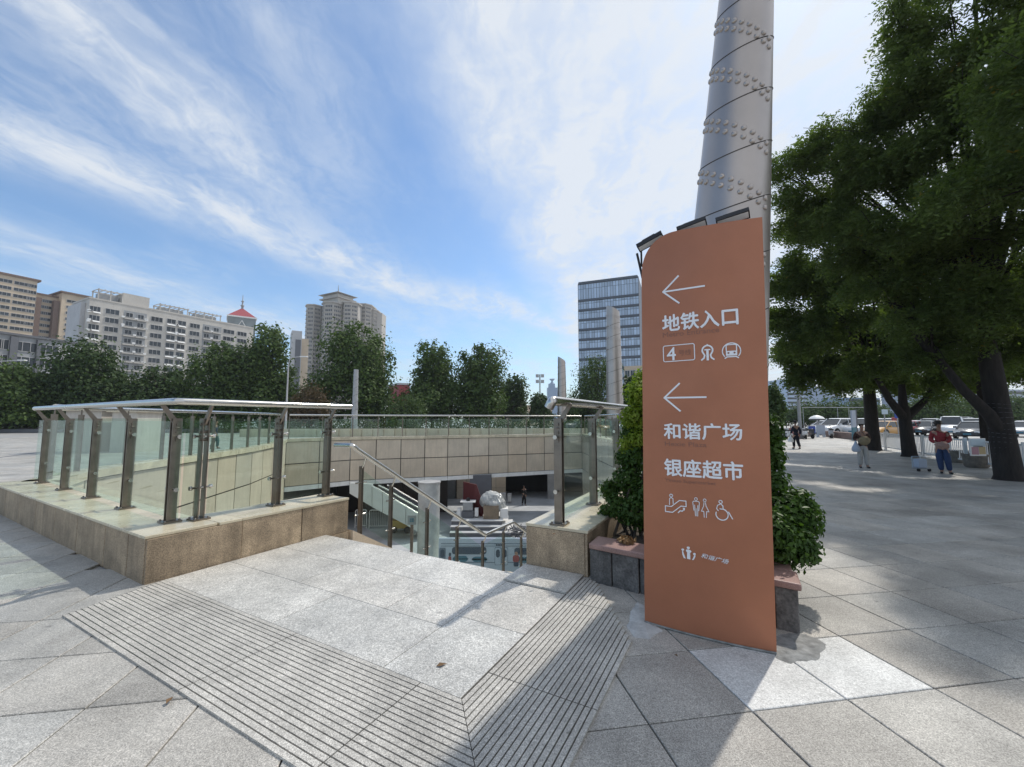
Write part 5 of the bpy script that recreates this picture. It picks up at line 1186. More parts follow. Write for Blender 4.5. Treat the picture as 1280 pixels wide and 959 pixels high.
# escalator descending on the left under the deck
ex = thing('escalator', 'escalator with pale sides and bright handrails on the left of the court', 'escalator', tuple(at(480, 524, 25).xy) + (FLOOR,))
def sl(pts, Y, th, mt_, name): MB().extr([tuple(at(px, py, Y)) for px, py in pts], (0, th, 0)).build(name, M[mt_], ex)
M['sidepanel'] = material('pale_side_panel', (0.55, 0.58, 0.57), 0.35, blotch=.1, blotch_scale=.8)
for q in ([(437, 604), (464.7, 605.5), (464.7, 633.5), (437, 617)], [(465.3, 608), (477.7, 616), (477.7, 640.7), (465.3, 634)], [(478.3, 616.5), (490, 624), (490, 647), (478.3, 641)], [(490.6, 624.3), (507, 633), (507, 656), (490.6, 647.3)], [(507.6, 633.3), (527, 645), (527, 668), (507.6, 656.3)]):
    sl(q[::-1], 24.6, .25, 'sidepanel', 'side_panel')
for (x0, y0, x1, y1, dy) in ((464, 607.5, 527, 645, 0.1), (473, 607, 527, 637.5, .8), (484, 606.5, 527, 630.5, 1.6)):
    pth = [at(x0, y0, 24.6 + dy), at(x0 + 9, y0 + 4.2, 24.6 + dy), at((x0 + x1) / 2, (y0 + y1) / 2, 24.6 + dy), at(x1, y1, 24.6 + dy)]
    MB().tube(pth, .06, 6).build('handrail', M['steel'], ex)
    q = [p + Vector((0, .02, -.07)) for p in pth] + [p + Vector((0, .02, -.32)) for p in pth[::-1]]
    MB().extr(q, (0, .03, 0)).build('balustrade', M['darkgrey'], ex)
for i in range(16):
    p = at(466 + i * 4, 616 + i * 2.75, 25.3); MB().box((p.x, 25.5, p.z - .1), (.36, 1.4, .18)).build('step', M['darkgrey'], ex)
# crowd barriers and kit under the deck
def barrier(label, x0, x1, Y, z0, hgt, mat, n, grp):
    t = thing('barrier', label, 'barrier', ((x0 + x1) / 2, Y, z0), grp)
    MB().tube(arcpath([(x0, Y, z0), (x0, Y, z0 + hgt), (x1, Y, z0 + hgt), (x1, Y, z0)], .15), .028, 6).build('frame', M[mat], t)
    for i in range(n): x = x0 + (x1 - x0) * (i + 1) / (n + 1); MB().tube([(x, Y, z0 + .15), (x, Y, z0 + hgt)], .012, 5).build('bar', M[mat], t)
    MB().tube([(x0, Y, z0 + .15), (x1, Y, z0 + .15)], .018, 5).build('rail', M[mat], t)
barrier('short crowd barrier at the left by the dark doors under the deck', at(446, 500, 27).x, at(460, 500, 27).x, 27.4, FLOOR, 1.15, 'white', 5, 'crowd barriers under the deck')
barrier('longer crowd barrier under the deck beside the escalator', at(464, 500, 27).x, at(489, 500, 27).x, 27.3, FLOOR, 1.15, 'white', 10, 'crowd barriers under the deck')
ym = thing('scissor_lift', 'yellow machine beyond the foot of the escalator', 'machine', (at(506, 500, 26.5).x, 26.6, FLOOR)); yx = at(506, 500, 26.5).x
M['yellow'] = material('machine_yellow', (0.50, 0.36, 0.06), 0.5, blotch=.2); MB().box((yx, 26.6, FLOOR + .5), (1.2, .8, .5)).build('chassis', M['yellow'], ym, bevel=.05); MB().box((yx - .1, 26.6, FLOOR + 1.0), (.8, .7, .45)).build('engine_cover', M['yellow'], ym, bevel=.08)
for dx in (-.42, .42): MB().tube([(yx + dx, 26.1, FLOOR + .2), (yx + dx, 26.3, FLOOR + .2)], .2, 12).build('wheel', M['dark'], ym)
sg_ = thing('standing_sign', 'small grey sign with a blue pictogram on a dark stand in the court', 'sign', (at(515, 500, 22).x, 22, FLOOR)); a = at(515, 650, 22); zb_ = at(515, 656, 22).z; zt = at(515, 644, 22).z
MB().box((a.x, 22, (zb_ + zt) / 2), (.46, .08, zt - zb_)).build('plate', M['grey'], sg_, bevel=.02)
for i in (-1, 1):
    for j in (-1, 1): MB().box((a.x + i * .055, 21.95, (zb_ + zt) / 2 + j * .055), (.085, .02, .085)).build('pictogram', M['hoard_blue'], sg_)
MB().box((a.x, 22.02, (FLOOR + zb_) / 2), (.14, .1, zb_ - FLOOR)).build('stand', M['brownred'], sg_)
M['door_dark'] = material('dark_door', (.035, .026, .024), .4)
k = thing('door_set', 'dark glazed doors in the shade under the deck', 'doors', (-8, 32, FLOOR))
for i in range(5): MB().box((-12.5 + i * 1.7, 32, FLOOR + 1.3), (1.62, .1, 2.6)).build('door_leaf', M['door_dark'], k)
# ================================================================== street trees on the right
M['sophora'] = leaf_mat('feathery_leaf', (0.06, 0.088, 0.03), (0.148, 0.195, 0.062), 0.45, 0.45, 0.5)
M['yellow_leaf'] = leaf_mat('yellowing_leaf', (0.16, 0.12, 0.02), (0.25, 0.18, 0.03), 0.5, 0.3)
M['trunk'] = material('dark_street_bark', (0.026, 0.021, 0.018), 0.95, blotch=0.4, blotch_scale=5, bump=1.0, bump_scale=24, stretch=(3, 3, 0.6))
def sprays(name, P_, N_, parent, mat, length, nleaf, lsize, seed):
    """feathery compound leaves: a drooping axis with leaflets on both sides"""
    rg = np.random.RandomState(seed); n = len(P_)
    ax = N_ * .8 + rg.normal(size=(n, 3)) * .6; ax[:, 2] -= .45; ax /= np.linalg.norm(ax, axis=1)[:, None]
    up = np.array([0, 0, 1.0]) + rg.normal(size=(n, 3)) * .35; sd_ = np.cross(ax, up); sd_ /= np.linalg.norm(sd_, axis=1)[:, None] + 1e-9; up = np.cross(sd_, ax)
    L = length * rg.uniform(.7, 1.25, n); pos = []; nr = []; axs = []
    for j in range(nleaf):
        f = (j + .5) / nleaf; sg = 1 if j % 2 else -1; q = P_ + ax * (L * f)[:, None] + sd_ * (sg * lsize * .5) - np.array([0, 0, 1]) * (L * f * f * .35)[:, None]
        pos.append(q); nr.append(up); axs.append(sd_ * sg + ax * .55)
    return leaves(name, np.concatenate(pos), np.concatenate(nr), lsize, mat, parent, asp=.42, seed=seed, axis=np.concatenate(axs), jitter=.18)
def street_tree(label, base, fork, r0, cl_px, n, seed, length=.34, lsize=.085, nleaf=10, extra=(), limbs=(), lights=0, lean=(0, 0)):
    t = thing('street_tree', label, 'tree', tuple(base), 'street trees along the pavement'); cls = []
    for px, py, Y, r_ in cl_px: p = at(px, py, Y); cls.append((p.x, p.y, p.z, r_, r_, r_ * .72))
    cls += list(extra)
    rg = random.Random(seed); sub = []
    for c in cls:                                          # break every clump into smaller tufts
        for i in range(5):
            d = Vector((rg.gauss(0, 1), rg.gauss(0, 1), rg.gauss(0, .6))).normalized() * c[3] * rg.uniform(.35, .85); q = c[3] * rg.uniform(.28, .5)
            sub.append((c[0] + d.x, c[1] + d.y, c[2] + d.z, q * 1.15, q * 1.15, q * .62))
    P_, N_ = clump_points(sub, n, seed, .25); sprays('crown', P_, N_, t, M['sophora'], length, nleaf, lsize, seed)
    q_ = max(8, len(P_) // 90); sprays('yellow_leaves', P_[::90], N_[::90], t, M['yellow_leaf'], length * .5, 4, lsize, seed + 5)
    b = MB(); B = Vector(base); Fk = Vector(fork)
    b.tube([B + Vector((0, 0, -.1)), B + Vector((0, 0, .12)), B.lerp(Fk, .35), B.lerp(Fk, .75), Fk], [r0 * 1.45, r0 * 1.12, r0, r0 * .92, r0 * .85], 14)
    roots = [Vector(path[-2]) for path, _ in limbs] + [Fk + Vector((0, 0, .9))]
    B_fk = Fk
    b.tube([Fk - Vector((0, 0, .2)), Fk + Vector((.03, .02, .95))], [r0 * .8, r0 * .5], 9)
    for c in cls:
        e = Vector(c[:3]); Fk = min(roots, key=lambda q: (q - e).length); m1 = Fk.lerp(e, .35) + Vector((0, 0, (e - Fk).length * .10)); m2 = Fk.lerp(e, .7) + Vector((rg.uniform(-.2, .2), rg.uniform(-.2, .2), (e - Fk).length * .10))
        L = (e - Fk).length; q = min(r0 * .30, .018 + L * .006); b.tube([Fk - Vector((0, 0, .15)), m1, m2, e], [q * 1.3, q, q * .6, .012], 6)
        for i in range(3):
            d = e + Vector((rg.gauss(0, 1), rg.gauss(0, 1), rg.gauss(0, .5))) * c[3] * .6; b.tube([m2, m2.lerp(d, .5) + Vector((0, 0, .1)), d], [.022, .014, .006], 4)
    Fk = B_fk
    for path, r_ in limbs: b.tube([Vector(p) for p in path], r_, 9)
    b.build('trunk', M['trunk'], t)
    for i in range(lights):
        z = .45 + i * .13; p = B.lerp(Fk, z / max(.1, Fk.z - B.z)); rr = r0 * (1.03 - .06 * z) + .008
        MB().tube([p + Vector((rr * math.cos(6.2832 * k / 16), rr * math.sin(6.2832 * k / 16), .03 * math.sin(6.2832 * k / 16 + i))) for k in range(17)], .004, 4, cap=False).build('light_string', M['darkgrey'], t)
    return t
b1 = G(1262, 600); f1 = Vector((b1.x - .1, b1.y + .1, 3.4))
l1 = [b1 + Vector((-.1, 0, 1.25)), at(1236, 518, b1.y), at(1205, 488, b1.y + .1), at(1165, 440, b1.y + .5), at(1120, 360, b1.y + .8)]
street_tree('nearest street tree with a forking trunk wrapped in light strings', b1, f1, .255,
  [(985, 205, 12.4, .55), (1008, 195, 12, .8), (1042, 178, 11.6, .9), (1080, 158, 11, 1.0), (1118, 128, 10.4, 1.0), (1150, 100, 9.6, 1.0), (1145, 40, 9.2, .85), (1128, 14, 9.2, .6), (1185, 20, 8.8, 1.1), (1240, 10, 8.6, 1.2), (1200, 100, 9.2, 1.3), (1262, 90, 8.8, 1.3),
   (1160, 185, 10, 1.3), (1100, 225, 11, 1.3), (1045, 240, 12, 1.2), (1225, 180, 9.4, 1.4), (1280, 190, 9, 1.3), (1000, 238, 12.6, .85), (1030, 262, 12.4, 1.0), (1062, 268, 12, 1.0), (990, 285, 13.2, .8), (975, 215, 12.8, .45), (1065, 200, 11.2, .9), (1035, 300, 12.2, 1.2), (1095, 300, 11.2, 1.3), (1155, 280, 10.4, 1.4), (1215, 270, 9.8, 1.4), (1275, 280, 9.4, 1.4),
   (1110, 375, 11.6, 1.2), (1165, 370, 11, 1.3), (1225, 360, 10.4, 1.3), (1280, 370, 10, 1.3), (1190, 425, 11.4, 1.0), (1245, 440, 11.6, 1.0), (1150, 430, 12, .9),
   (1340, 60, 9, 1.6), (1350, 200, 9.4, 1.6), (1350, 330, 10, 1.6), (1300, -60, 9, 1.6), (1220, -70, 9, 1.3), (1380, -20, 10, 1.8), (1330, 420, 11, 1.4), (1400, 120, 11.5, 1.8), (1390, 300, 12, 1.8)], 40000, 41, .34, .10, 8, limbs=[(l1, [.17, .14, .11, .085, .04])], lights=13)
b2 = G(1137, 571); f2 = Vector((b2.x - .1, b2.y, 2.15))
street_tree('middle street tree leaning left with a low fork', b2, f2, .23,
  [(1000, 285, 15.5, 1.1), (985, 330, 16.2, 1.1), (1020, 350, 15.6, 1.3), (985, 390, 16.5, 1.0), (1065, 345, 15, 1.5), (1050, 400, 15.5, 1.4), (1105, 400, 15.5, 1.4), (1010, 425, 16, 1.0), (1090, 450, 16, 1.1), (1140, 440, 16.4, 1.3), (1175, 400, 15.5, 1.5), (1215, 450, 16, 1.2), (1150, 330, 14.6, 1.6), (1225, 380, 15.5, 1.6), (1100, 330, 14.8, 1.5), (1270, 440, 16.5, 1.4), (1180, 480, 17, .8)], 14000, 42, .42, .14, 8,
  limbs=[([b2 + Vector((-.05, 0, 1.6)), at(1112, 500, b2.y - .2), at(1095, 470, b2.y - .6), at(1060, 420, b2.y - 1.5)], [.18, .14, .10, .05]), ([b2 + Vector((.05, 0, 1.7)), at(1157, 500, b2.y), at(1175, 470, b2.y - .3), at(1190, 420, b2.y - .6)], [.17, .13, .09, .05])])
b3 = G(1092, 563); f3 = Vector((b3.x, b3.y, 3.3))
street_tree('straight street tree farthest along the white barriers', b3, f3, .29,
  [(965, 360, 20, 1.0), (972, 405, 20.5, 1.0), (990, 445, 21, 1.1), (1020, 455, 20.5, 1.3), (1045, 470, 20.5, 1.1), (1075, 450, 20, 1.4), (1105, 470, 20.5, 1.2), (1000, 470, 21, .8), (1025, 410, 20, 1.5), (1075, 400, 19.6, 1.7), (1130, 420, 20, 1.6), (1130, 475, 21, .9), (1160, 470, 21, 1.1), (1120, 350, 19, 1.8), (1050, 360, 19.5, 1.6), (1200, 470, 21.5, 1.3), (1060, 478, 20.5, .8)], 11000, 43, .5, .17, 8)
b4 = Vector((at(1229, 500, 17.5).x, 17.5, 0))
street_tree('slim street tree with lighter brown bark behind the white barriers', b4, (b4.x, b4.y, 3.2), .19,
  [(1210, 470, 18, 1.0), (1250, 470, 18, 1.2), (1240, 410, 17.5, 1.8), (1190, 420, 17.6, 1.5), (1290, 440, 17.6, 1.6), (1280, 360, 17, 1.9)], 7000, 44, .46, .16, 8)
b5 = Vector((10.8, 5.8, 0))
street_tree('street tree just outside the view whose crown overhangs the pavement', b5, (10.9, 5.9, 3.4), .27, [], 8000, 45, .4, .10, 9,
  extra=[(10.8 + math.cos(i * 2.4) * 2.6 * math.sqrt(i / 16), 5.8 + math.sin(i * 2.4) * 2.6 * math.sqrt(i / 16), 5.2 + (i * 37 % 16) * .16, 1.0, 1.0, .7) for i in range(16)])
broad_tree('small leafy tree beside the brick path end behind the sign edge', 968, 30, 474, 26, 530, 51, 'light_leaf', 2400, .17, group='small roadside trees')
for i, (px, pw, yt, lab) in enumerate(((1035, 60, 507, 'row bush behind the brick planter'), (1085, 66, 504, 'bushy roadside tree behind the straight street tree'), (1150, 64, 502, 'light green roadside tree seen in the fork of the middle street tree'), (1185, 70, 496, 'bushy roadside tree above the person in red'), (1222, 66, 499, 'light green roadside tree between the two right trunks'), (1268, 70, 497, 'roadside tree right of the light string trunk'), (1000, 54, 510, 'roadside bush behind the guard'))):
    broad_tree(lab, px, 74, yt, pw, 524, 60 + i, 'light_leaf', 3000, .36, group='trees across the car park')
# ================================================================== barriers, tubs, boards
fence_pts = [G(1100, 561.5), G(1125, 566), G(1153, 570.5), G(1187, 577), G(1222, 582.5), G(1262, 590.5)]
fence_pts = [fence_pts[0] + (fence_pts[-1] - fence_pts[0]) * f for f in (-.12, .08, .28, .48, .68, .88, 1.08, 1.28)]
def rail_fence(label, a, b):
    a, b = Vector(a), Vector(b); d = (b - a).normalized(); L = (b - a).length - .12; rz = math.atan2(d.y, d.x); t = thing('barrier', label, 'barrier', tuple(a), 'white barriers along the car park', rz)
    for x in (.03, L): MB().box((x, 0, .47), (.06, .06, .94)).local('post', M['white'], t); MB().box((x, 0, .015), (.10, .42, .03)).local('foot', M['white'], t)
    for z in (.16, .86): MB().box((L / 2, 0, z), (L - .07, .035, .05)).local('rail', M['white'], t)
    n = int(L / .135); me = MB().box((0, 0, .51), (.022, .022, .645)).mesh('bar', M['white'])
    for i in range(1, n): link_mesh('bar', me, t, (L * i / n, 0, 0))
names = ('white barrier farthest along, beside the straight street tree', 'white barrier just in front of the straight street tree trunk', 'white barrier between the straight and the middle street trees', 'white barrier right behind the middle street tree trunk', 'white barrier behind the person in the red shirt', 'white barrier carrying a printed poster above the round tubs', 'white barrier behind the trunk wrapped in light strings')
for lab, a, b in zip(names, fence_pts, fence_pts[1:]): rail_fence(lab, a, b)
M['tub'] = material('rough_concrete_tub', (0.20, 0.175, 0.145), 0.9, blotch=.3, blotch_scale=8, speck=.2, speck_scale=60)
for px, py, lab in ((1200, 578.5, 'round concrete tub next to the legs of the person in red'), (1221, 584.5, 'round concrete tub below the printed poster')):
    p = G(px, py); t = thing('plant_tub', lab, 'tub', tuple(p), 'round concrete tubs')
    MB().lathe([(.25, 0), (.30, .06), (.31, .2), (.33, .36), (.35, .40), (.35, .45), (.30, .45), (.28, .40)], p, 20).build('tub', M['tub'], t); MB().lathe([(.05, .38), (.28, .395)], p, 20).build('soil', M['soil'], t)
def poster(label, px0, px1, y0, y1, Y, cols):
    a, b = at(px0, y0, Y), at(px1, y1, Y); t = thing('poster_board', label, 'poster', tuple((a + b) / 2)); w, h = b.x - a.x, a.z - b.z; c = (a + b) / 2
    MB().box(c, (w, .03, h)).build('board', M['white'], t)
    for (u0, v0, u1, v1, mt_) in cols: MB().box((a.x + w * (u0 + u1) / 2, Y - .019, b.z + h * (v0 + v1) / 2), (w * (u1 - u0), .008, h * (v1 - v0))).build('print', M[mt_], t)
yb = fence_pts[5].y
M['poster_sky'] = material('poster_pale_blue', (.45, .55, .62), .5); M['poster_pink'] = material('poster_pink', (.42, .22, .26), .5); M['poster_tan'] = material('poster_tan', (.5, .38, .2), .5); M['blue'] = material('sign_blue', (.03, .07, .35), .4)
poster('poster board with a landscape print on the white barrier', 1211, 1233, 548, 570, yb - .25, ((.04, .55, .96, .96, 'poster_sky'), (.08, .08, .5, .5, 'poster_pink'), (.54, .1, .94, .52, 'poster_tan'), (.2, .5, .8, .58, 'grey')))
poster('bluish poster board left of the landscape poster', 1203.5, 1210, 547, 571, yb + .35, ((.08, .05, .92, .95, 'poster_sky'),))
# brick planters near the far end of the path, boards, sign pillar, parasol
M['brick'] = material('red_brown_stone', (.26, .18, .15), .85, speck=.2, speck_scale=20, blotch=.3, blotch_scale=2, rand=.2)
bpl = thing('brick_planter', 'long low reddish stone planter at the end of the pavement', 'planter', tuple(G(1050, 547)))
pa, pb = G(1028, 545.5), G(1079, 551.5); d = (pb - pa).normalized(); L = (pb - pa).length; n_ = Vector((-d.y, d.x, 0))
for r_ in range(2):
    k = int(L / .75)
    for i in range(k): q = [pa + d * (L * (i + r_ * .5) / k + .01), pa + d * (L * (i + 1 + r_ * .5) / k - .01)]; MB().prism([tuple(v)[:2] for v in (q[0], q[1], q[1] + n_ * .5, q[0] + n_ * .5)], r_ * .26, r_ * .26 + .25).build('stone_block', M['brick'], bpl)
bp2 = thing('brick_planter', 'low reddish stone planter behind the guard', 'planter', tuple(G(1008, 547))); pa, pb = G(985, 546.5), G(1018, 545.6); d = (pb - pa).normalized(); L = (pb - pa).length; n_ = Vector((-d.y, d.x, 0))
for i in range(6): q = [pa + d * (L * i / 6 + .01), pa + d * (L * (i + 1) / 6 - .01)]; MB().prism([tuple(v)[:2] for v in (q[0], q[1], q[1] + n_ * .5, q[0] + n_ * .5)], 0, .42).build('stone_block', M['brick'], bp2)
def aboard(label, px, ybase, w, h, mat, legs=True):
    p = G(px, ybase); t = thing('sign_board', label, 'sign board', tuple(p)); MB().box((p.x, p.y, h / 2 + .22), (w, .05, h)).build('board', M[mat], t)
    MB().box((p.x, p.y, h + .25), (w + .08, .08, .06)).build('frame', M['pale'], t)
    for s_ in (-1, 1): MB().box((p.x + s_ * w * .38, p.y, .11), (.06, .3, .22)).build('leg', M['white'], t)
    return t, p
aboard('white standing board by the low stone planter', 1026.5, 546.5, .75, .85, 'farpale')
t, p = aboard('blue parking board left of the white standing board', 1015.5, 545, .62, .7, 'blue'); MB().extr([(p.x - .12, p.y - .035, .5), (p.x + .12, p.y - .035, .5), (p.x, p.y - .035, .75)], (0, .02, 0)).build('symbol', M['white'], t)
p = G(1068.5, 550.5); t = thing('sign_pillar', 'slim grey sign pillar with a teal foot by the white barriers', 'sign pillar', tuple(p)); hh = at(1068, 513, p.y).z
MB().box((p.x, p.y, hh * .72), (.30, .14, hh * .56)).build('panel', M['farpale'], t); MB().box((p.x, p.y, hh * .22), (.30, .14, hh * .43)).build('foot_panel', material('teal_panel', (.10, .22, .27), .5), t); MB().box((p.x + .22, p.y + .03, hh * .52), (.12, .12, hh)).build('post', M['darkgrey'], t)
p = G(970.5, 548); t = thing('sign_pillar', 'pale sign pillar at the end of the pavement left of the guard', 'sign pillar', tuple(p)); hh = at(970, 514, p.y).z
MB().box((p.x, p.y, hh * .6), (.2, .12, hh * .8)).build('panel', M['pale'], t); MB().box((p.x, p.y + .01, hh * .1), (.2, .1, hh * .2)).build('foot_panel', M['hoard_blue'], t)
p = at(1021, 524, 38); t = thing('parasol', 'white and dark parasol over the parked scooters', 'parasol', (p.x, 38, 0)); zc = at(1021, 519.5, 38).z
MB().lathe([(.62, zc - .30), (.46, zc - .12), (.22, zc - .01), (.03, zc + .03)], (p.x, 38, 0), 10).build('canopy', M['white'], t); MB().lathe([(.60, zc - .44), (.615, zc - .305)], (p.x, 38, 0), 10, cap=False).build('valance', M['darkgrey'], t); MB().tube([(p.x, 38, 0), (p.x, 38, zc)], .025, 6).build('pole', M['pale'], t)
p = at(999.5, 524, 34); t = thing('utility_pole', 'grey utility pole behind the guard', 'pole', (p.x, 34, 0)); MB().tube([(p.x, 34, 0), (p.x, 34, at(999, 470, 34).z)], [.13, .11], 8).build('post', M['grey'], t); MB().lathe([(.2, 0), (.2, .25), (.14, .3)], (p.x, 34, 0), 10).build('foot', M['grey'], t)
gt = thing('height_frame', 'thin white overhead frame across the car park entrance', 'frame', (26, 44, 0))
xa, xb = at(1002, 500, 44).x, at(1092, 500, 44).x; zf_ = at(1040, 510, 44).z
for px in (1003, 1046, 1060, 1090): x = at(px, 500, 44).x; MB().tube([(x, 44, 0), (x, 44, zf_)], .03, 6).build('post', M['grey'], gt)
MB().box(((xa + xb) / 2, 44, zf_ + .05), (xb - xa, .06, .06)).build('beam', M['pale'], gt)
def road_sign(label, px, Y, y0, y1, w, mat, post=True):
    p = at(px, (y0 + y1) / 2, Y); h = at(px, y0, Y).z - at(px, y1, Y).z; t = thing('road_sign', label, 'road sign', (p.x, Y, 0)); MB().box((p.x, Y, p.z), (w, .05, h)).build('plate', M[mat], t, bevel=.03); MB().tube([(p.x, Y + .06, 0), (p.x, Y + .06, p.z + h / 2)], .04, 6).build('post', M['grey'], t)
road_sign('blue road sign right of the straight street tree trunk', 1106, 33, 512, 518, .5, 'poster_sky'); road_sign('dark blue road sign between the two street tree trunks', 1122, 36, 514, 523, .55, 'blue'); road_sign('small red sign above the parked cars by the middle street tree', 1118, 40, 521.5, 526.5, .55, 'hoard_red')
# ================================================================== parked cars
M['tyre'] = material('tyre', (.015, .015, .015), .8); M['rim'] = material('alloy_rim', (.45, .45, .46), .3, .8); M['carglass'] = material('car_glass', (.02, .025, .03), .05, spec=.9)
M['lamp'] = material('headlamp', (.75, .78, .8), .1); M['tail'] = material('tail_lamp', (.35, .02, .02), .2)
def paint(name, c): 
    m = material(name, c, .28); m.node_tree.nodes['Principled BSDF'].inputs['Coat Weight'].default_value = .6; return m
M['car_white'] = paint('white_car_paint', (.74, .75, .76)); M['car_silver'] = paint('silver_car_paint', (.40, .41, .43)); M['car_dark'] = paint('dark_car_paint', (.03, .035, .045)); M['car_red'] = paint('red_car_paint', (.35, .03, .03)); M['car_orange'] = paint('orange_car_paint', (.5, .24, .02))
CARP = {}
def car_parts(kind):
    if kind in CARP: return CARP[kind]
    if kind == 'saloon': L, W, zb, zr_, gx = 4.5, 1.78, .88, 1.44, (-1.75, -1.15, .35, 1.15)
    elif kind == 'suv': L, W, zb, zr_, gx = 4.6, 1.86, 1.02, 1.68, (-2.05, -1.7, .40, 1.2)
    else: L, W, zb, zr_, gx = 4.9, 1.85, 1.05, 1.88, (-2.3, -2.15, .95, 1.75)
    st_ = [(-L/2, .72, .40, zb - .22), (-L/2 + .12, .90, .30, zb - .05), (-L/2 + .6, 1, .24, zb), (gx[0], 1, .22, zb + .02), (gx[3], 1, .22, zb), (L/2 - .5, .97, .24, zb - .12), (L/2 - .12, .88, .28, zb - .24), (L/2, .70, .38, zb - .36)]
    b = MB(); rings = []
    for x, wf, z0, z1 in st_:
        w = W / 2 * wf; half = [(w * .86, z0), (w * .99, z0 + .15), (w, z0 + (z1 - z0) * .55), (w * .96, z1 - .10), (w * .86, z1)]
        rings.append([(x, y, z) for y, z in half] + [(x, -y, z) for y, z in half[::-1]])
    for a, c in zip(rings, rings[1:]): b.add(a + c, [(i, (i + 1) % 10, 10 + (i + 1) % 10, 10 + i) for i in range(10)], 0, True)
    b.add(rings[0], [tuple(range(10))]); b.add(rings[-1], [tuple(range(10))[::-1]])
    for x in (-L/2 + .85, L/2 - .85):                      # dark wheel arches
        for s_ in (-1, 1): b.tube([(x, s_ * (W / 2 - .2), .34), (x, s_ * (W / 2 + .004), .34)], .39, 16, 1)
    gl = MB(); wb, wt = W / 2 * .86, W / 2 * .70; zg = zr_ - .06
    v = [(gx[0], -wb, zb), (gx[3], -wb, zb), (gx[3], wb, zb), (gx[0], wb, zb), (gx[1], -wt, zg), (gx[2], -wt, zg), (gx[2], wt, zg), (gx[1], wt, zg)]
    gl.add(v, [(0, 1, 5, 4), (1, 2, 6, 5), (2, 3, 7, 6), (3, 0, 4, 7), (4, 5, 6, 7)])
    rf = MB(); rr = []
    for x, f, z in ((gx[1] - .06, .95, zg), (gx[1] + .15, 1, zr_), ((gx[1] + gx[2]) / 2, 1.0, zr_ + .02), (gx[2] - .2, 1, zr_), (gx[2] + .06, .95, zg)): rr.append([(x, -wt * f - .02, zg - .02), (x, -wt * .8 * f, z), (x, wt * .8 * f, z), (x, wt * f + .02, zg - .02)])
    for a, c in zip(rr, rr[1:]): rf.add(a + c, [(i, i + 1, 5 + i, 4 + i) for i in range(3)], 0, True)
    for s_ in (-1, 1):
        rf.tube([(gx[3], s_ * wb, zb), (gx[2], s_ * wt, zg)], .045, 5); rf.tube([(gx[0], s_ * wb, zb), (gx[1], s_ * wt, zg)], .05, 5)
        xm = (gx[0] + gx[3]) / 2 - .15; rf.tube([(xm, s_ * (wb + .005), zb), (xm, s_ * (wt + .005), zg)], .04, 5)
    wh = MB().tube([(0, -.11, 0), (0, .11, 0)], .325, 18); ri = MB().tube([(0, -.118, 0), (0, .118, 0)], .215, 10)
    hl = MB().box((0, 0, 0), (.14, .38, .15)); tl = MB().box((0, 0, 0), (.10, .30, .2)); mi = MB().box((0, 0, 0), (.14, .2, .13)); plt = MB().box((0, 0, 0), (.03, .44, .13)); gr = MB().box((0, 0, 0), (.05, .9, .2))
    CARP[kind] = dict(L=L, W=W, zb=zb, gx=gx, body=b, glass=gl, roof=rf, wheel=wh.mesh('wheel', M['tyre']), rim=ri.mesh('rim', M['rim']), head=hl.mesh('headlight', M['lamp']), tail=tl.mesh('tail_light', M['tail']), mirror=mi, plate=plt.mesh('number_plate', M['hoard_blue']), grille=gr.mesh('grille', M['dark']), cache={})
    return CARP[kind]
def car(label, x, y, rz, kind, pt):
    c = car_parts(kind); L, W, zb = c['L'], c['W'], c['zb']
    if pt not in c['cache']: c['cache'][pt] = (c['body'].mesh('body', [M[pt], M['dark']]), c['glass'].mesh('windows', M['carglass']), c['roof'].mesh('roof', M[pt]), c['mirror'].mesh('mirror', M[pt]))
    bd, gl, rf, mi = c['cache'][pt]; t = thing('parked_car', label, 'car', (x, y, 0), 'cars in the car park', rz)
    link_mesh('body', bd, t); link_mesh('windows', gl, t); link_mesh('roof', rf, t)
    for xx in (-L / 2 + .85, L / 2 - .85):
        for s_ in (-1, 1): w = link_mesh('wheel', c['wheel'], t, (xx, s_ * (W / 2 - .1), .325)); link_mesh('rim', c['rim'], w)
    for s_ in (-1, 1):
        link_mesh('headlight', c['head'], t, (L / 2 - .12, s_ * W * .32, zb - .30)); link_mesh('tail_light', c['tail'], t, (-L / 2 + .06, s_ * W * .34, zb - .2)); link_mesh('mirror', mi, t, (c['gx'][3] - .25, s_ * (W / 2 + .02), zb + .08))
    link_mesh('grille', c['grille'], t, (L / 2 - .03, 0, zb - .46)); link_mesh('number_plate', c['plate'], t, (L / 2, 0, .42))
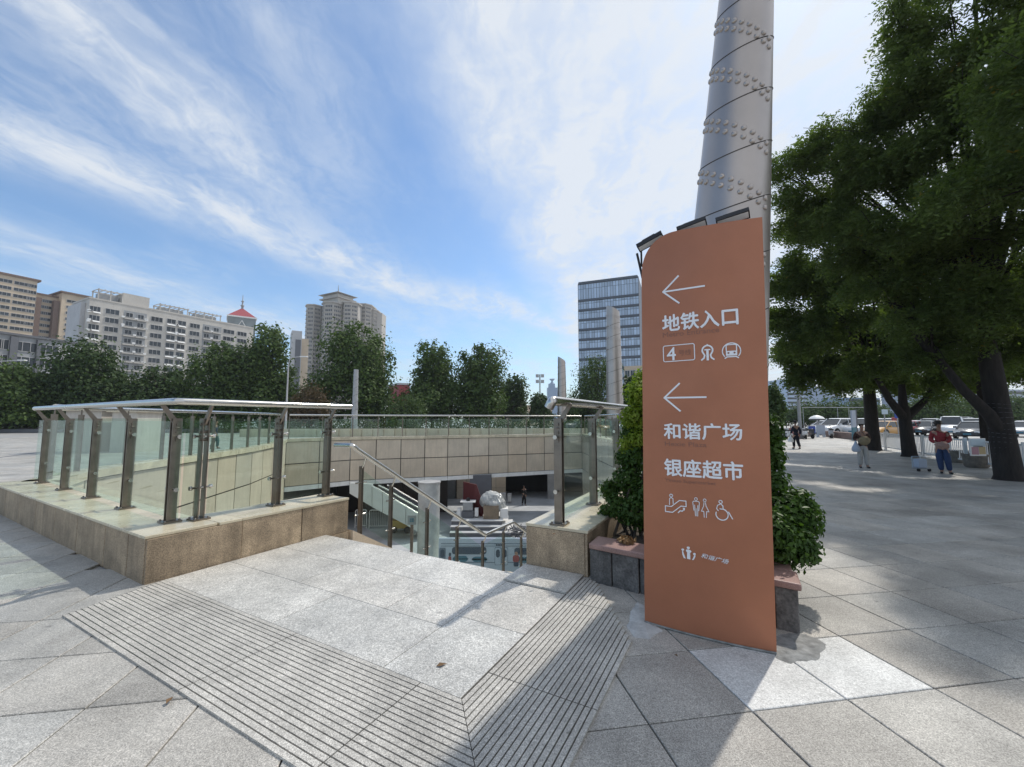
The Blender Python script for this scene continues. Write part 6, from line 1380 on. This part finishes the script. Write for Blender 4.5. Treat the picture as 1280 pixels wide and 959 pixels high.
cl_ = [(1044, 42, 200, 'suv', 'car_white', 'white car behind the low stone planter nearest the parasol'), (1062, 43, 195, 'saloon', 'car_white', 'white saloon behind the slim sign pillar'), (1080, 41, 200, 'suv', 'car_white', 'white car left of the straight street tree trunk'),
       (1103, 38, 200, 'saloon', 'car_orange', 'orange car low behind the white barrier right of the straight trunk'), (1112, 44, 205, 'suv', 'car_white', 'white car behind the orange car'), (1128, 42, 200, 'saloon', 'car_red', 'red and pale car between the straight and middle trunks'), (1152, 42, 215, 'saloon', 'car_dark', 'dark car right of the middle street tree trunk'),
       (1160, 50, 215, 'suv', 'car_silver', 'silver car in the second row above the dark car'), (1187, 41, 222, 'van', 'car_white', 'white van beside the head of the person in red'), (1212, 43, 215, 'suv', 'car_silver', 'silver car to the right of the white van'), (1214, 34, 212, 'saloon', 'car_dark', 'dark car low behind the printed poster'),
       (1240, 42, 215, 'saloon', 'car_white', 'white saloon just left of the light string trunk'), (1278, 38, 210, 'saloon', 'car_white', 'white saloon right of the light string trunk'), (1294, 46, 210, 'suv', 'car_silver', 'silver car behind the white saloon at the right edge'), (1140, 53, 205, 'saloon', 'car_white', 'white car in the back row seen beside the middle trunk'), (1200, 53, 212, 'van', 'car_dark', 'dark van in the back row behind the white van'), (1098, 54, 200, 'suv', 'car_silver', 'silver car in the back row behind the straight trunk'), (1232, 53, 212, 'suv', 'car_white', 'white car in the back row right of the dark van'), (1030, 50, 200, 'saloon', 'car_white', 'white car under the parasol edge')]
for px, Y, rz, kind, pt, lab in cl_: car(lab, at(px, 500, Y).x, Y, R(rz), kind, pt)
def scooter(label, px, Y, rz, mat):
    p = at(px, 500, Y); t = thing('scooter', label, 'scooter', (p.x, Y, 0), 'scooters parked at the end of the pavement', rz); wm_ = MB().tube([(0, -.05, 0), (0, .05, 0)], .22, 12).mesh('wheel', M['tyre'])
    for x in (-.6, .6): link_mesh('wheel', wm_, t, (x, 0, .22))
    MB().extr([(-.85, -.13, .45), (-.35, -.13, .32), (.3, -.13, .30), (.42, -.13, .85), (.52, -.13, .85), (.5, -.13, .22), (-.4, -.13, .2), (-.8, -.13, .35)], (0, .26, 0)).local('body', M[mat], t); MB().box((-.4, 0, .72), (.7, .26, .12)).local('seat', M['dark'], t); MB().box((-.5, 0, .56), (.5, .2, .22)).local('tail_box', M[mat], t)
    MB().tube([(.5, 0, .8), (.42, 0, 1.05)], .03, 6).local('stem', M['dark'], t); MB().tube([(.4, -.32, 1.08), (.42, 0, 1.05), (.4, .32, 1.08)], .02, 6).local('handlebar', M['dark'], t)
for px, Y, rz, mt_, lab in ((983, 33.5, 1.2, 'car_white', 'white scooter at the left end of the parked row'), (989, 34.2, 1.3, 'car_red', 'red scooter just left of the guard'), (1003, 34, 1.1, 'car_white', 'pale scooter right of the guard'), (1008, 34.8, 1.4, 'car_dark', 'dark scooter beside the blue parking board'), (976, 34.6, 1.2, 'car_dark', 'dark scooter next to the pale sign pillar'), (1036, 35.5, 1.0, 'car_silver', 'silver scooter behind the white standing board')): scooter(lab, px, Y, rz, mt_)
# ================================================================== people
M['skin'] = material('skin', (.36, .21, .15), .55); M['hair'] = material('dark_hair', (.012, .011, .01), .6)
def cloth(n, c): return material(n, c, .85, blotch=.12, blotch_scale=9, bump=.3, bump_scale=40)
def skinned(name, J, E, mat, parent, root, sub=1):
    ids = {k: i for i, k in enumerate(J)}; me = bpy.data.meshes.new(name); me.from_pydata([tuple(J[k][0]) for k in J], [(ids[a], ids[b]) for a, b in E], [])
    ob = bpy.data.objects.new(name + '_tmp', me); COL.objects.link(ob); sk = ob.modifiers.new('skin', 'SKIN'); sk.use_smooth_shade = True; sk.branch_smoothing = .6
    for k, i in ids.items():
        r_ = J[k][1]; d = me.skin_vertices[0].data[i]; d.radius = r_ if hasattr(r_, '__len__') else (r_, r_); d.use_root = (k == root)
    ss = ob.modifiers.new('sub', 'SUBSURF'); ss.levels = sub; ss.render_levels = sub
    bpy.context.view_layer.update(); m2 = bpy.data.meshes.new_from_object(ob.evaluated_get(bpy.context.evaluated_depsgraph_get())); bpy.data.objects.remove(ob)
    m2.name = name; m2.materials.clear(); m2.materials.append(mat)
    for p in m2.polygons: p.use_smooth = True
    return link_mesh(name, m2, parent)
def person(label, loc, rz, h, pose, top, bottom, sleeve=.55, hat=None, shoe='dark', hair=True, top_len=.46, lean=(0, 0)):
    """pose: elbows, wrists, knees, ankles in body units (x to the person's left, y backwards, facing -y)"""
    t = thing('person', label, 'person', tuple(loc), None, rz)
    V = lambda x, y, z: Vector((x * h + lean[0] * z * h, y * h + lean[1] * z * h, z * h))
    J = {'pelvis': (V(0, 0, .52), (.082 * h, .060 * h)), 'waist': (V(0, .002, .61), (.074 * h, .052 * h)), 'chest': (V(0, .0, .73), (.092 * h, .060 * h)), 'neck0': (V(0, .004, .82), .040 * h), 'neck1': (V(0, -.006, .855), .031 * h),
         'jaw': (V(0, pose.get('nod', -.016), .885), (.036 * h, .040 * h)), 'face': (V(0, pose.get('nod', -.016) * .8, .93), (.044 * h, .054 * h)), 'skull': (V(0, pose.get('nod', -.012) * .5, .972), (.036 * h, .044 * h)), 'nose': (V(0, pose.get('nod', -.016) - .052, .918), .009 * h)}
    E = [('pelvis', 'waist'), ('waist', 'chest'), ('chest', 'neck0'), ('neck0', 'neck1'), ('neck1', 'jaw'), ('jaw', 'face'), ('face', 'skull'), ('face', 'nose')]
    for s_, sg in (('l', 1), ('r', -1)):
        e, w = pose['elbow_' + s_], pose['wrist_' + s_]; k, a = pose['knee_' + s_], pose['ankle_' + s_]
        J['sh' + s_] = (V(sg * .098, .004, .795), .040 * h); J['el' + s_] = (V(*e), .026 * h); J['wr' + s_] = (V(*w), (.017 * h, .020 * h))
        W_, El = Vector(w), Vector(e); d = (W_ - El).normalized(); hd_ = W_ + d * .035; J['pa' + s_] = (V(*hd_), (.016 * h, .022 * h)); E += [('chest', 'sh' + s_), ('sh' + s_, 'el' + s_), ('el' + s_, 'wr' + s_), ('wr' + s_, 'pa' + s_)]
        sd_ = d.cross(Vector((0, -1, .3))).normalized()
        for fi, (off_, ln) in enumerate(((-.015, .036), (-.005, .043), (.005, .041), (.015, .032))):
            q = hd_ + sd_ * off_ + d * .020; q2 = q + d * ln * .5; q3 = q2 + (d * .6 + Vector((0, -.5, -.3))).normalized() * ln * .5; J[f'f{fi}a{s_}'] = (V(*q), .0058 * h); J[f'f{fi}b{s_}'] = (V(*q2), .0052 * h); J[f'f{fi}c{s_}'] = (V(*q3), .0042 * h); E += [('pa' + s_, f'f{fi}a{s_}'), (f'f{fi}a{s_}', f'f{fi}b{s_}'), (f'f{fi}b{s_}', f'f{fi}c{s_}')]
        q = W_ + d * .020 + sd_ * .026 * sg; J['th' + s_] = (V(*q), .0062 * h); J['tc' + s_] = (V(*(q + d * .022 + sd_ * .008 * sg)), .005 * h); E += [('pa' + s_, 'th' + s_), ('th' + s_, 'tc' + s_)]
        J['hp' + s_] = (V(sg * .048, 0, .485), .064 * h); J['kn' + s_] = (V(*k), .042 * h); J['an' + s_] = (V(*a), .026 * h); toe = Vector(a) + Vector((sg * .015, -.085, -.028)); J['to' + s_] = (V(toe.x, toe.y, .013), (.020 * h, .013 * h)); E += [('pelvis', 'hp' + s_), ('hp' + s_, 'kn' + s_), ('kn' + s_, 'an' + s_), ('an' + s_, 'to' + s_)]
    body = skinned('body', J, E, M['skin'], t, 'pelvis')
    g = lambda k, add=.012: (J[k][0], tuple(q + add * h for q in J[k][1]) if hasattr(J[k][1], '__len__') else J[k][1] + add * h)
    T = {'hem': (V(0, 0, top_len), (.094 * h, .072 * h)), 'pelvis': g('pelvis', .014), 'waist': g('waist', .016), 'chest': g('chest', .012), 'col': (V(0, .004, .815), .05 * h)}; TE = [('hem', 'pelvis'), ('pelvis', 'waist'), ('waist', 'chest'), ('chest', 'col')]
    B = {'waistb': (V(0, 0, .56), (.085 * h, .062 * h)), 'pelvis': g('pelvis', .008)}; BE = [('waistb', 'pelvis')]
    for s_, sg in (('l', 1), ('r', -1)):
        T['sh' + s_] = g('sh' + s_, .010); T['el' + s_] = g('el' + s_, .014); TE += [('chest', 'sh' + s_), ('sh' + s_, 'el' + s_)]
        if sleeve: q = J['el' + s_][0].lerp(J['wr' + s_][0], sleeve); T['cu' + s_] = (q, .033 * h); TE.append(('el' + s_, 'cu' + s_))
        B['hp' + s_] = g('hp' + s_, .010); B['kn' + s_] = g('kn' + s_, .014); B['an' + s_] = (J['kn' + s_][0].lerp(J['an' + s_][0], .95), .042 * h); BE += [('pelvis', 'hp' + s_), ('hp' + s_, 'kn' + s_), ('kn' + s_, 'an' + s_)]
    skinned('trousers', B, BE, bottom, t, 'pelvis'); skinned('shirt', T, TE, top, t, 'waist')
    for s_, sg in (('l', 1), ('r', -1)):
        a = J['an' + s_][0]; to = J['to' + s_][0]; skinned('shoe', {'h': (Vector((a.x, a.y + .018 * h, .022 * h)), .026 * h), 'm': (Vector(((a.x + to.x) / 2, (a.y + to.y) / 2, .022 * h)), (.026 * h, .022 * h)), 't': (Vector((to.x, to.y - .012 * h, .016 * h)), (.024 * h, .016 * h))}, [('h', 'm'), ('m', 't')], M[shoe], t, 'm')
    f = J['face'][0]; sk_ = J['skull'][0]
    if hair: skinned('hair', {'a': (f + Vector((0, .018 * h, .012 * h)), (.047 * h, .044 * h)), 'b': (sk_ + Vector((0, .008 * h, .004 * h)), (.041 * h, .046 * h)), 'n': (J['jaw'][0] + Vector((0, .028 * h, .008 * h)), (.030 * h, .022 * h))}, [('n', 'a'), ('a', 'b')], M['hair'], t, 'a')
    eye = MB(); [eye.lathe([(.004 * h, -.002 * h), (.006 * h, 0), (.003 * h, .002 * h)], f + Vector((dx * h, -.050 * h, .006 * h)), 6) for dx in (-.017, .017)]; eye.local('eyes', M['hair'], t); MB().box(J['jaw'][0] + Vector((0, -.043 * h, .003 * h)), (.026 * h, .006 * h, .006 * h)).local('mouth', material('lips', (.25, .09, .08), .5), t)
    if hat == 'brim': MB().lathe([(.105 * h, -.004), (.108 * h, .002), (.056 * h, .012), (.050 * h, .055 * h), (.030 * h, .070 * h), (.004, .073 * h)], f + Vector((0, .006 * h, .022 * h)), 18).local('hat', cloth('hat_cloth', (.035, .03, .025)), t)
    if hat == 'cap': MB().lathe([(.056 * h, 0), (.060 * h, .022 * h), (.058 * h, .045 * h), (.030 * h, .060 * h), (.004, .062 * h)], f + Vector((0, .004 * h, .024 * h)), 16).local('cap', cloth('cap_cloth', (.012, .013, .02)), t); MB().box(f + Vector((0, -.065 * h, .026 * h)), (.07 * h, .05 * h, .006 * h)).local('peak', M['dark'], t)
    return t
def P_(**k): return k
stand = P_(elbow_l=(.135, .02, .63), elbow_r=(-.135, .02, .63), wrist_l=(.14, -.03, .50), wrist_r=(-.14, -.03, .50), knee_l=(.055, -.01, .27), knee_r=(-.055, -.01, .27), ankle_l=(.06, .01, .04), ankle_r=(-.06, .01, .04))
walk = dict(stand, knee_l=(.05, -.07, .28), ankle_l=(.05, -.06, .045), knee_r=(-.05, .0, .27), ankle_r=(-.05, .10, .055), elbow_l=(.13, .06, .63), wrist_l=(.14, .06, .50), elbow_r=(-.13, -.02, .63), wrist_r=(-.13, -.09, .51))
pg_ = G(996, 561); hg = (561 - 526.5) / FPX * pg_.y
person('guard in a dark navy uniform and cap walking away with a white bag', pg_, R(180), hg, dict(walk, elbow_l=(.16, .03, .64), wrist_l=(.19, .0, .53), elbow_r=(-.15, .03, .63), wrist_r=(-.15, -.02, .50)), cloth('navy_shirt', (.012, .014, .03)), cloth('navy_trousers', (.012, .013, .022)), .9, 'cap')
bx, by = pg_.x - .20 * hg, pg_.y; t = thing('plastic_bag', 'white plastic bag hanging from the hand of the guard', 'bag', (bx, by, .42))
MB().lathe([(.02, .40), (.05, .27), (.12, .16), (.15, .05), (.12, 0)], (bx, by, .36), 10).build('bag', M['white'], t); MB().tube([(bx - .02, by, .75), (bx, by, .80), (bx + .02, by, .75)], .006, 5).build('handle', M['white'], t)
p2 = G(1080, 585); h2 = (585 - 530.5) / FPX * p2.y
person('person in a brown top and pale trousers looking down at the khaki bag', p2, R(-25), h2, dict(stand, elbow_l=(.14, .01, .64), elbow_r=(-.14, .01, .64), wrist_l=(.05, -.115, .66), wrist_r=(-.06, -.115, .63), nod=-.045, knee_l=(.06, -.01, .27), ankle_l=(.065, .0, .04), ankle_r=(-.06, .015, .04)), cloth('brown_top', (.06, .03, .022)), cloth('pale_trousers', (.42, .40, .37)), .5)
q = Matrix.Rotation(R(-25), 3, 'Z') @ Vector((0, -.16 * h2, 0)) + p2; t = thing('bag', 'bulging khaki bag held against the chest of the person in brown', 'bag', (q.x, q.y, .6 * h2))
bm = bmesh.new(); bmesh.ops.create_icosphere(bm, subdivisions=3, radius=1); 
for v in bm.verts: v.co = Vector((v.co.x * .155, v.co.y * .09, v.co.z * .145)) * (1 + mn.noise(v.co * 2) * .2)
me = bpy.data.meshes.new('bag_body'); bm.to_mesh(me); bm.free(); me.materials.append(cloth('khaki_cloth', (.24, .19, .11))); link_mesh('bag_body', me, t, (0, 0, .03), R(-25)); MB().tube([q + Vector((-.08, .02, .6 * h2 + .15)), q + Vector((-.05, .12, .80 * h2)), q + Vector((.05, .14, .82 * h2)), q + Vector((.08, .02, .6 * h2 + .15))], .012, 6).build('strap', M['brownred'], t)
q = p2 + Vector((-.20, .02, 0)); t = thing('plastic_bag', 'pale plastic bag at the side of the person in brown', 'bag', (q.x, q.y, .5)); MB().lathe([(.02, .36), (.05, .26), (.11, .15), (.12, .05), (.08, 0)], (q.x, q.y, .52), 10).build('bag', M['farpale'], t); MB().tube([(q.x, q.y, .86), (q.x + .04, q.y, .93)], .008, 5).build('handle', M['white'], t)
p3 = G(1181, 592); h3 = (592 - 528) / FPX * p3.y
person('person in a red shirt, blue jeans and a wide dark hat', p3, R(-40), h3, dict(stand, elbow_l=(.135, -.01, .63), elbow_r=(-.135, .0, .63), wrist_l=(.03, -.13, .60), wrist_r=(-.06, -.13, .585), knee_l=(.06, -.03, .27), ankle_l=(.075, -.01, .04), knee_r=(-.04, .0, .27), ankle_r=(-.035, .01, .04), nod=-.035), cloth('red_shirt', (.30, .035, .04)), cloth('blue_jeans', (.03, .055, .13)), .8, 'brim', lean=(-.035, 0))
q = Matrix.Rotation(R(-40), 3, 'Z') @ Vector((0, -.165 * h3, 0)) + p3; t = thing('cloth_bundle', 'pinkish bundle held by the person in red', 'bundle', (q.x, q.y, .5 * h3))
bm = bmesh.new(); bmesh.ops.create_icosphere(bm, subdivisions=3, radius=1)
for v in bm.verts: v.co = Vector((v.co.x * .15, v.co.y * .07, v.co.z * .11)) * (1 + mn.noise(v.co * 3) * .25)
me = bpy.data.meshes.new('bundle'); bm.to_mesh(me); bm.free(); me.materials.append(cloth('pink_cloth', (.35, .22, .18))); link_mesh('bundle', me, t, (-.04, 0, .06), R(-40))
# shopping trolley
p = G(1151, 589); t = thing('shopping_trolley', 'pale folding shopping trolley on the pavement beside the person in red', 'trolley', tuple(p)); X0 = p.x
MB().box((X0, p.y, .24), (.27, .2, .27)).build('bag', M['farpale'], t, bevel=.03); MB().tube([(X0 - .13, p.y + .12, .08), (X0 - .13, p.y + .12, .44), (X0 + .13, p.y + .12, .44), (X0 + .13, p.y + .12, .08)], .011, 6).build('frame', M['poster_sky'], t); MB().box((X0, p.y, .085), (.32, .24, .025)).build('deck', M['grey'], t)
for dx in (-.16, .17): MB().tube([(X0 + dx, p.y - .12, .045), (X0 + dx, p.y - .08, .045)], .045, 10).build('wheel', M['tyre'], t)
p4 = G(268, 561); h4 = (561 - 525.5) / FPX * p4.y
person('person in a dark blue top and teal trousers walking beyond the glass railing', p4, R(100), h4, walk, cloth('blue_top', (.03, .045, .09)), cloth('teal_trousers', (.05, .12, .13)), .3)
p5 = Vector((at(654.5, 500, 34.5).x, 34.5, FLOOR)); person('worker in dark clothes in the doorway under the deck', p5, R(20), 1.6, dict(walk, wrist_r=(-.10, -.12, .60)), cloth('dark_jacket', (.02, .02, .022)), cloth('dark_trousers', (.015, .015, .017)), .9)
M['wire'] = M['dark']
# ================================================================== thin summer haze over the city
hm = bpy.data.materials.new('haze'); hm.use_nodes = True; kh = NT(hm.node_tree); kh.n.clear()
pv = kh.new('ShaderNodeVolumePrincipled'); pv.inputs['Color'].default_value = (0.80, 0.87, 0.95, 1); pv.inputs['Density'].default_value = 0.0003; pv.inputs['Anisotropy'].default_value = 0.2
ho = kh.new('ShaderNodeOutputMaterial'); kh.l.new(pv.outputs[0], ho.inputs['Volume'])
hb = MB().box((0, 400, 46), (1500, 1300, 110)); setp(hb.build('haze', hm), kind='stuff')
